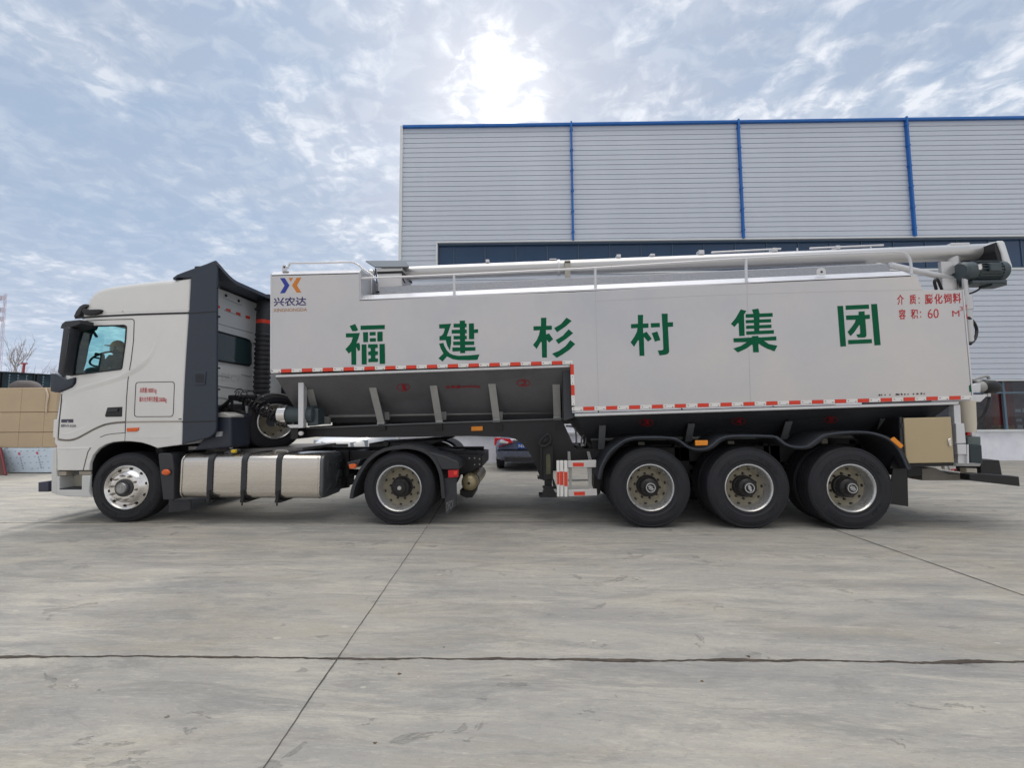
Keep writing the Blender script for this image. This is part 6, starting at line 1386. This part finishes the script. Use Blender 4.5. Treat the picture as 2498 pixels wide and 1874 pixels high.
# boxes and black bars at the tail
mb = MB(); mb.prism([z5(830, 1132), z5(958, 1128), z5(960, 1210), z5(832, 1210)], .35, .9, .35); mb.build('tail_box', mat('grey_green_box', (.11, .14, .14), .5), tl_, bevel=.008)
mb = MB(); mb.prism([z5(850, 1212), z5(968, 1208), z5(978, 1388), z5(858, 1390)], .30, .95, .30); mb.build('tail_box', mat('dark_teal_box', (.020, .036, .042), .45), tl_, bevel=.01)
mb = MB(); mb.prism([z5(700, 1385), z5(960, 1390), z5(950, 1415), z5(700, 1412)], .2, 2.2, .2); mb.build('tail_beam', M['rib'], tl_, smooth=False)
mb = MB(); mb.prism([z5(820, 1432), z5(925, 1436), z5(926, 1512), z5(826, 1508)], .25, .35, .25); mb.build('beam_cap', mat('cream_paint', (.62, .56, .46)), tl_, bevel=.01)
mb = MB(); mb.prism([z5(392, 1440), z5(520, 1430), z5(640, 1490), z5(830, 1490), z5(830, 1550), z5(394, 1552)], .32, 1.2, .32); mb.build('underrun_plate', mat('dusty_brown_plate', (.20, .185, .165), .5, .2, .12), tl_, smooth=False)
mb = MB(); mb.prism([z5(840, 1490), z5(930, 1484), z5(1165, 1502), z5(1312, 1512), z5(1322, 1606), z5(840, 1550)], -.02, .12, 0.0); mb.build('underrun_bar', M['black'], tl_, bevel=.008)
mb = MB(); mb.prism([z5(960, 1352), z5(1140, 1356), z5(1166, 1500), z5(958, 1496)], .5, .9, .5); mb.build('tail_flap', M['black'], tl_, bevel=.008)
mb = MB(); mb.prism([z5(608, 1412), z5(636, 1410), z5(640, 1442), z5(612, 1444)], .2, .25, .2); mb.prism([z5(650, 1405), z5(718, 1400), z5(718, 1440), z5(665, 1450)], .2, .25, .2); rl = mb.build('lamp_bracket', M['white'], tl_, smooth=False)
mb = MB(); mb.prism([z5(668, 1442), z5(720, 1438), z5(720, 1450), z5(672, 1454)], .19, .24, .2); mb.build('tail_lamp', M['redlens'], rl, smooth=False)

# ---- roof fittings: auger tube, inlet box, rails
YT = .72
t0, t1 = S(935, 669, YT), S(2424, 613.5, YT)
mb = MB(); mb.tube([t0, t0.lerp(t1, .5), t1], [.118, .122, .128], 32); aug = mb.build('auger_tube', M['pipe'], tl_, ang=50)
dtu = (t1 - t0).normalized()
def tube_at(px): t = (px - 935) / (2424 - 935); return t0.lerp(t1, t)
mb = MB()
for px, w, r in ((2419, .03, .150), (1384, .02, .135)): q = tube_at(px); mb.tube([q - dtu * w, q + dtu * w], r, 32)
mb.build('flange', M['silver2'], aug, ang=50)
mb = MB(); q = S(1384, 640, YT - .14); q2 = S(1387, 698, YT - .14); mb.box((q.x - .045, YT - .17, q2.z), (q.x + .045, YT - .14, q.z)); mb.box((q.x - .05, YT - .17, q.z - .02), (q.x + .05, YT + .17, q.z + .02)); mb.build('support', mat('tan_support', (.40, .375, .33), .5), tl_, smooth=False)
mb = MB()
for px, w, h in ((1205, .06, .05), (1370, .12, .02), (1533, .07, .05), (1616, .08, .04), (1735, .09, .07), (1911, .08, .06), (2060, .06, .06)): q = tube_at(px); mb.obox(q + Vector((0, 0, .12 + h / 2)), w, .12, h)
for pa_, pb_ in (((1735, 616), (1905, 607)), ((1975, 606), (2155, 598))): mb.tube([S(*pa_, YT + .1), S(*pb_, YT + .1)], .018, 8)
for px in (1978, 2154): q = tube_at(px); mb.obox(q + Vector((0, .1, .16)), .02, .02, .12)
q = tube_at(2340); mb.obox(q + Vector((0, 0, .125)), .28, .14, .035); mb.build('tube_fitting', M['silver2'], aug, bevel=.006)
# inlet box with raised dark lid
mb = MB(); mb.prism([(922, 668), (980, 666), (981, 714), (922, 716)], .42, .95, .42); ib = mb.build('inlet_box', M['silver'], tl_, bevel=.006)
mb = MB(); mb.prism([(920, 663), (982, 661.5), (982, 666), (920, 668)], .41, .97, .42); mb.build('gap', M['black'], ib, smooth=False)
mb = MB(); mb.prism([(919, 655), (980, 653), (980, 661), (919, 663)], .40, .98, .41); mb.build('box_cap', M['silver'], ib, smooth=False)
mb = MB(); a_, b_, c__, d_ = S(892, 638.5, .95), S(989, 638, .95), S(997.5, 653, .38), S(915, 653.5, .38)
mb.sheet([a_, b_, c__, d_], [p + Vector((0, 0, .02)) for p in (a_, b_, c__, d_)]); mb.build('lid', mat('dark_lid_underside', (.085, .095, .10), .35, .4), ib, smooth=False)
mb = MB(); mb.tube(spline([S(982, 664, .42), S(983, 680, .41), S(988, 690, .41)], 5), .012, 6); mb.tube(spline([S(918, 713, .4), S(925, 712, .38), S(928, 718, .38)], 4), .014, 6); mb.tube([S(916, 655, .5), S(920, 690, .5)], .012, 6); mb.build('cable', M['black'], ib)
mb = MB(); q = S(906, 664, .45); mb.lathe([(.001, -.05), (.06, -.05), (.07, .0), (.05, .03), (.001, .04)], (q.x, q.y, q.z), 'z', 14); mb.tube([S(906, 668, .45), S(904, 716, .45)], .035, 10); mb.build('relief_valve', M['pipe'], tl_)
# hand rails
def rail(pts, y, r=.017): mb = MB(); mb.tube(spline([S(a, c, y) for a, c in pts], 6), r, 8); return mb
mb = rail([(877.5, 679.5), (1107, 670), (1384, 657), (1452, 653.5), (1640, 641.5), (1819, 630.5), (2000, 621.5), (2150, 616), (2190, 615.3), (2208, 619), (2218, 630), (2222, 645), (2223.5, 669)], .03)
hrl = mb.build('hand_rail', M['silver2'], tl_)
for x, ya, yb in ((1107.5, 670, 722), (1452, 654, 709), (1819.5, 631, 690)):
    mb = MB(); mb.tube([S(x, ya, .03), S(x + 1, yb, .03)], .020, 8); mb.tube([S(x + 1, yb - 2, .03), S(x + 1, yb, .03)], .035, 8); mb.build('rail_post', M['silver2'], hrl)
mb = rail([(702, 655), (706, 646), (713, 642.5), (770, 641.5), (850, 639.7), (862, 640.5), (874, 646), (888, 658), (905, 669), (914, 678)], .10, .016); mb.build('hand_rail', M['silver2'], tl_)
# lifting lugs
def lug(x0, y0, w, h, y):
    mb = MB(); out = [S(x0 + w / 2 + w / 2 * math.cos(t), y0 - h + w / 2 - w / 2 * math.sin(t), y) for t in [math.pi * i / 10 for i in range(11)]] + [S(x0, y0, y), S(x0 + w, y0, y)]
    mb.sheet([Vector((p.x, y, p.z)) for p in out], [Vector((p.x, y + .02, p.z)) for p in out]); o = mb.build('lifting_lug', M['silver2'], tl_, smooth=False)
    mb = MB(); q = S(x0 + w / 2, y0 - h + w / 2, y); mb.lathe([(.001, -.002), (.018, -.002), (.018, .0)], (q.x, y, q.z), 'y', 14); mb.build('hole', M['seam'], o)
lug(688, 661, 11, 15, .05); lug(1993.5, 670, 21.5, 17.5, .05)
mb = MB(); mb.prism([(689, 662.5), (703, 662), (703, 664), (689, 664.5)], .03, .05, .03); mb.build('weld_plate', M['lseam'], tb, smooth=False)
# vertical rear auger, strut, motor, belt guard
z4r = lambda x, y: (1900 + x / 3.699, 560 + y / 3.699)
VX0, VX1 = S(*z4r(1478, 600), .72).x, S(*z4r(1665, 600), .72).x; vx = (VX0 + VX1) / 2; vr = (VX1 - VX0) / 2
zz = lambda y, d=.72: S(*z4r(1565, y), d).z
mb = MB(); mb.lathe([(vr * .62, zz(255)), (vr * .62, zz(330)), (vr * .72, zz(400)), (vr * .72, zz(418)), (vr * 1.12, zz(420)), (vr * 1.12, zz(440)), (vr * .9, zz(442)), (vr * .9, zz(700))], (vx + .02, .72, 0), 'z', 28); mb.build('vertical_auger', M['pipe'], tl_, ang=40)
mb = MB(); mb.prism([z4r(1462, 288), z4r(1545, 288), z4r(1640, 370), z4r(1560, 400), z4r(1474, 440)], .55, .60, .55); mb.prism([z4r(1475, 440), z4r(1600, 440), z4r(1610, 542), z4r(1478, 542)], .52, .56, .52); mb.build('gusset', M['pipe'], tl_, smooth=False)
mb = MB(); p, q = S(*z4r(1000, 320), .35), S(*z4r(1580, 450), .62); mb.tube([p, q], .045, 12); mb.tube([S(*z4r(880, 305), .6), p + Vector((0, .02, 0))], .014, 6); mb.build('strut', M['silver2'], tl_)
mb = MB(); q = S(*z4r(1820, 385), .50); hl = .33; mr_ = .165
mb.lathe([(.001, -hl), (mr_ * .80, -hl + .0), (mr_ * .97, -hl + .03), (mr_ * .97, -hl + .16), (mr_ * .90, -hl + .165), (mr_ * .90, hl - .14), (mr_ * .97, hl - .135), (mr_ * .97, hl - .05), (mr_ * .5, hl), (.001, hl)], (q.x, q.y, q.z), 'x', 36)
mot = mb.build('auger_motor', M['motor'], tl_, ang=35)
mb = MB()
for k in range(22):
    a_ = 6.2832 * k / 22; e1 = Vector((0, math.cos(a_), math.sin(a_))); e2 = Vector((0, -math.sin(a_), math.cos(a_)))
    mid = q + e1 * mr_ * .95; v = [mid + e1 * (.02 * i) + e2 * (.005 * j) + Vector((xx, 0, 0)) for xx in (-hl + .17, hl - .145) for i, j in ((-1, -1), (1, -1), (1, 1), (-1, 1))]
    mb.add(v, [(0, 1, 2, 3), (7, 6, 5, 4), (0, 4, 5, 1), (1, 5, 6, 2), (2, 6, 7, 3), (3, 7, 4, 0)])
mb.build('cooling_fins', M['motor'], mot, smooth=False)
mb = MB(); mb.obox(q + Vector((.02, -mr_ - .01, .02)), .16, .05, .13); mb.obox(q + Vector((.0, .0, -mr_ - .02)), .5, .24, .05); mb.obox(q + Vector((.16, .0, -mr_ - .05)), .22, .2, .06); mb.build('motor_foot', M['motor'], mot, bevel=.01)
mb = MB(); mb.obox(q + Vector((-.17, -mr_ * .98, .03)), .045, .012, .085); mb.build('rating_plate', M['white'], mot, smooth=False)
mb = MB(); rounded_prism(mb, [(*P2(*z4r(a, c_), .45), r) for a, c_, r in ((1956, 118, .015), (1964, 107, .015), (2005, 105, .02), (2022, 120, .02), (2092, 335, .02), (2092, 365, .02), (2075, 400, .02), (2048, 410, .015), (2035, 405, .015), (1994, 215, .015))], .42, .62, 3); bgd = mb.build('belt_guard', mat('white_guard_paint', (.72, .74, .75), .35), tl_)
mb = MB(); mb.prism([z4r(1940, 120), z4r(1955, 114), z4r(1993, 215), z4r(2034, 405), z4r(2018, 390), z4r(1975, 300), z4r(1946, 200)], .44, .95, .45); mb.build('guard_back', M['black'], bgd, smooth=False)
mb = MB(); mb.tube(spline([S(*z4r(1840, 510), .45), S(*z4r(1790, 550), .45), S(*z4r(1730, 575), .45), S(*z4r(1665, 583), .5)], 6), .014, 8); mb.tube(spline([S(*z4r(1470, 540), .5), S(*z4r(1430, 450), .45), S(*z4r(1405, 470), .42), S(*z4r(1420, 540), .5)], 6), .02, 8); mb.tube(spline([S(*z4r(1710, 795), .4), S(*z4r(1760, 840), .45), S(*z4r(1785, 910), .5), S(*z4r(1770, 985), .45), S(*z4r(1725, 1035), .4)], 6), .020, 8); mb.build('cable', M['black'], tl_)
mb = MB(); q = S(*z4r(1690, 610), .45); mb.lathe([(.035, .3), (.035, .03), (.07, .02), (.07, -.2), (.055, -.2), (.045, -.7)], (q.x, q.y, q.z), 'z', 16); mb.build('rear_pipe', M['pipe'], tl_)
mb = MB(); mb.poly([S(*z4r(1672, 680), -.0), S(*z4r(1700, 680), .3), S(*z4r(1690, 735), .3)]); mb.poly([S(*z4r(1685, 805), .3), S(*z4r(1705, 805), .3), S(*z4r(1695, 750), .3)]); mb.build('red_stripe', M['redpaint'], tl_, smooth=False)

# ---- front post, blower, spare wheel, bag
mb = MB(); mb.prism([(727, 919), (740.5, 918.5), (740, 1044), (727, 1045)], .18, .28, .18); mb.build('front_post', M['silver2'], tl_, bevel=.006)
mb = MB(); q = S(720, 1013, .34); q2 = S(775, 1014, .40)
p = S(700, 1012, .36); mb.lathe([(.13, .0), (.155, .0), (.155, .13), (.13, .13)], (p.x - .09, p.y, p.z), 'x', 32); blw = mb.build('motor_band', M['chrome'], tl_)
mb = MB(); mb.lathe([(.001, .01), (.125, .01), (.13, .02), (.13, .44), (.14, .45), (.14, .56), (.11, .58), (.001, .58)], (p.x - .09, p.y, p.z), 'x', 32); mb.prism([(750, 998), (776, 996), (776, 1036), (750, 1040)], .3, .5, .3); mb.build('motor_body', M['motor'], blw, ang=40)
mb = MB(); mb.prism([(700, 1037), (728, 1036), (727, 1044), (708, 1044)], .25, .4, .25); mb.build('motor_bracket', M['silver2'], blw, smooth=False)
sp = S(674, 1028, .95)
spw = dual_wheel('spare_wheel', tl_, (sp.x, sp.y, sp.z), .505, .30, .4)
# a spare is single: keep one tyre
me = spw.data.copy(); spw.data = me; bm = bmesh.new(); bm.from_mesh(me); bmesh.ops.delete(bm, geom=[v for v in bm.verts if v.co.y > .315], context='VERTS'); bm.to_mesh(me); bm.free()
for ch_ in list(spw.children):
    if ch_.name.startswith(('hub', 'nuts')): bpy.data.objects.remove(ch_, do_unlink=True)
spw.rotation_euler = (0, R(0), R(56))
mb = MB(); mb.tube([sp + Vector((.1, .1, 0)), sp + Vector((.8, .9, .1))], .04, 8); mb.build('spare_carrier', M['chassis'], tl_)
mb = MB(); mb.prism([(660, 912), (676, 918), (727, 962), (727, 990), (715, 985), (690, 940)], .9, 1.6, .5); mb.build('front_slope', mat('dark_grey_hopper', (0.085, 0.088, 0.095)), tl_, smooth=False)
bg = thing('yellow_bag', 'crumpled yellow cloth bag wedged behind the front post of the tank trailer', 'bag', S(748, 1002, .72))
mb = MB(); bc = S(744, 985, .75); rings = []
for k in range(9):
    a_ = -math.pi / 2 + math.pi * k / 8
    rings.append([bc + Vector((math.cos(t) * (.12 - .05 * math.sin(a_)) * max(.03, math.cos(a_)) * (1 + .18 * math.sin(3 * t + k)) - .07 * math.sin(a_) + (.02 * k % .03), math.sin(t) * .07 * max(.03, math.cos(a_)), .19 * math.sin(a_))) for t in [6.2832 * i / 18 for i in range(18)]])
mb.loft(rings); mb.build('bag', M['yellow'], bg, ang=80)

# ================================================================== CARS
def make_car(label, loc, rz, paint, plate=None):
    t = thing('parked_car', label, 'car', Vector((0, 0, 0)))
    W = 1.80; L_ = 4.6                               # built with its tail at y=0 facing -y
    st = [(0.0, .42, .80, .78), (.06, .34, .92, .86), (.30, .28, .98, .89), (.75, .24, 1.0, .90), (1.6, .22, 1.0, .90), (2.9, .22, .99, .90), (3.6, .24, .93, .89), (4.2, .27, .90, .86), (4.5, .32, .84, .78), (4.6, .40, .74, .68)]
    rings = []
    for y, z0, z1, hw in st:
        rings.append([Vector((x * hw, y, z)) for x, z in ((-.80, z0), (-.95, z0 + .05), (-1.0, z0 + .22), (-1.0, z1 - .22), (-.95, z1 - .06), (-.80, z1), (-.4, z1 + .02), (.4, z1 + .02), (.80, z1), (.95, z1 - .06), (1.0, z1 - .22), (1.0, z0 + .22), (.95, z0 + .05), (.80, z0))])
    mb = MB(); mb.loft(rings); o = mb.build('body', paint, t, ang=60)
    gh = [(.45, 1.0, .70), (1.05, 1.40, .60), (1.7, 1.47, .60), (2.4, 1.45, .60), (3.35, .97, .70)]
    mb = MB(); mb.loft([[Vector((s * w, y, .97)) for s in (-1, 1)] + [Vector((w * .92, y, z)), Vector((w * .5, y, z + .02)), Vector((-w * .5, y, z + .02)), Vector((-w * .92, y, z))] for y, z, w in gh]); ghs = mb.build('roof', paint, t, ang=40)
    gm = mat('car_glass', (.02, .03, .035), .05, 0, spec=.8)
    mb = MB(); mb.add([(-.60, .52, 1.03), (.60, .52, 1.03), (.50, 1.0, 1.375), (-.50, 1.0, 1.375)], [(0, 1, 2, 3)]); mb.build('rear_window', gm, ghs, smooth=False, recalc=False)
    mb = MB(); mb.add([(-.60, 3.24, 1.04), (.60, 3.24, 1.04), (.52, 2.5, 1.41), (-.52, 2.5, 1.41)], [(3, 2, 1, 0)])
    for v in mb.v: v.y += .03; v.z += .02
    mb.build('windscreen', gm, ghs, smooth=False, recalc=False)
    mb = MB()
    for s in (-1, 1): mb.add([(s * .685, .8, 1.03), (s * .685, 3.0, 1.03), (s * .59, 2.45, 1.38), (s * .585, 1.15, 1.36)], [(0, 1, 2, 3)])
    for v in mb.v: v.x *= 1.012
    mb.build('side_windows', gm, ghs, smooth=False)
    for s in (-1, 1):
        mb = MB(); mb.add([(s * .84, .03, .78), (s * .84, .22, .90), (s * .50, .02, .86), (s * .46, .0, .74), (s * .80, .0, .68)], [(0, 1, 2, 3, 4)]); mb2_ = MB()
        mb2_.sheet([(s * .91, .12, .95), (s * .45, -.02, .93), (s * .36, -.03, .82), (s * .78, -.03, .70), (s * .92, .16, .74)], [(s * .89, .40, .95), (s * .45, .1, .93), (s * .36, .1, .82), (s * .78, .1, .70), (s * .90, .40, .74)])
        tlm = mb2_.build('tail_light', M['redlens'], t, bevel=.01)
        mb = MB(); mb.obox((s * .62, -.045, .83), .24, .03, .05, Matrix.Rotation(-s * .12, 3, 'Y')); mb.build('reversing_lens', M['white'], tlm, bevel=.006)
        mb = MB(); mb.sheet([(s * .84, 4.30, .86), (s * .36, 4.58, .78), (s * .42, 4.58, .62), (s * .84, 4.34, .62)], [(s * .72, 4.1, .86), (s * .36, 4.3, .78), (s * .42, 4.3, .62), (s * .78, 4.2, .62)])
        for v in mb.v: v.y += .07; v.x *= 1.03
        mb.build('headlight', mat('headlamp_glass', (.42, .47, .52), .08, .4), t, bevel=.015)
        mb = MB(); mb.obox((s * .98, 2.85, 1.02), .20, .12, .14); mb.build('mirror', M['plast'], t, bevel=.03, seg=3)
        for y in (.85, 3.65):
            mb = MB(); mb.lathe([(.001, -.11), (.20, -.11), (.22, -.10), (.31, -.10), (.325, -.07), (.325, .10), (.001, .10)], (s * .80, y, .325), 'x', 28); mb.build('wheel', M['tyre'], t, ang=30)
    mb = MB(); mb.box((-.62, -.02, .27), (.62, .06, .42)); mb.build('lower_bumper', M['plast'], t, bevel=.02)
    mb = MB(); mb.box((-.36, -.030, .875), (.36, .05, .915)); mb.build('chrome_strip', M['chrome'], t, bevel=.006)
    mb = MB(); mb.box((-.23, -.016, .66), (.23, .02, .80)); pl = mb.build('plate', mat('blue_number_plate', (.02, .12, .55), .4), t, smooth=False)
    mb = MB(); mb.box((-.50, 4.60, .40), (.50, 4.66, .52)); mb.box((-.32, 4.55, .62), (.32, 4.64, .74)); mb.build('grille', M['black'], t, bevel=.01)
    if plate:
        vs, fs = text_mesh(plate, .02); x0, x1 = min(v.x for v in vs), max(v.x for v in vs); y0, y1 = min(v.y for v in vs), max(v.y for v in vs)
        mb = MB(); mb.add([Vector((-.20 + .40 * (v.x - x0) / (x1 - x0), -.019, .685 + .085 * (v.y - y0) / (y1 - y0))) for v in vs], fs); mb.build('plate_lettering', M['white'], pl, smooth=False, recalc=False)
    t.location = loc; t.rotation_euler.z = rz
    return t
cg = G(1283, 1152.5)
make_car('dark grey saloon seen from behind, with red tail light and blue plate', Vector((cg.x, cg.y + .1, 0)), R(-1), mat('graphite_car_paint', (.14, .165, .25), .25, .3, .05, coat=.8), 'NS·E08')
cw = S(805, 1100, 6.4)
make_car('white saloon car facing the camera, glimpsed under the trailer between spare wheel and mudguard', Vector((cw.x, 6.4 + 4.6, 0)), R(183), mat('white_car_paint', (.80, .80, .80), .2, 0, .02, coat=.8))
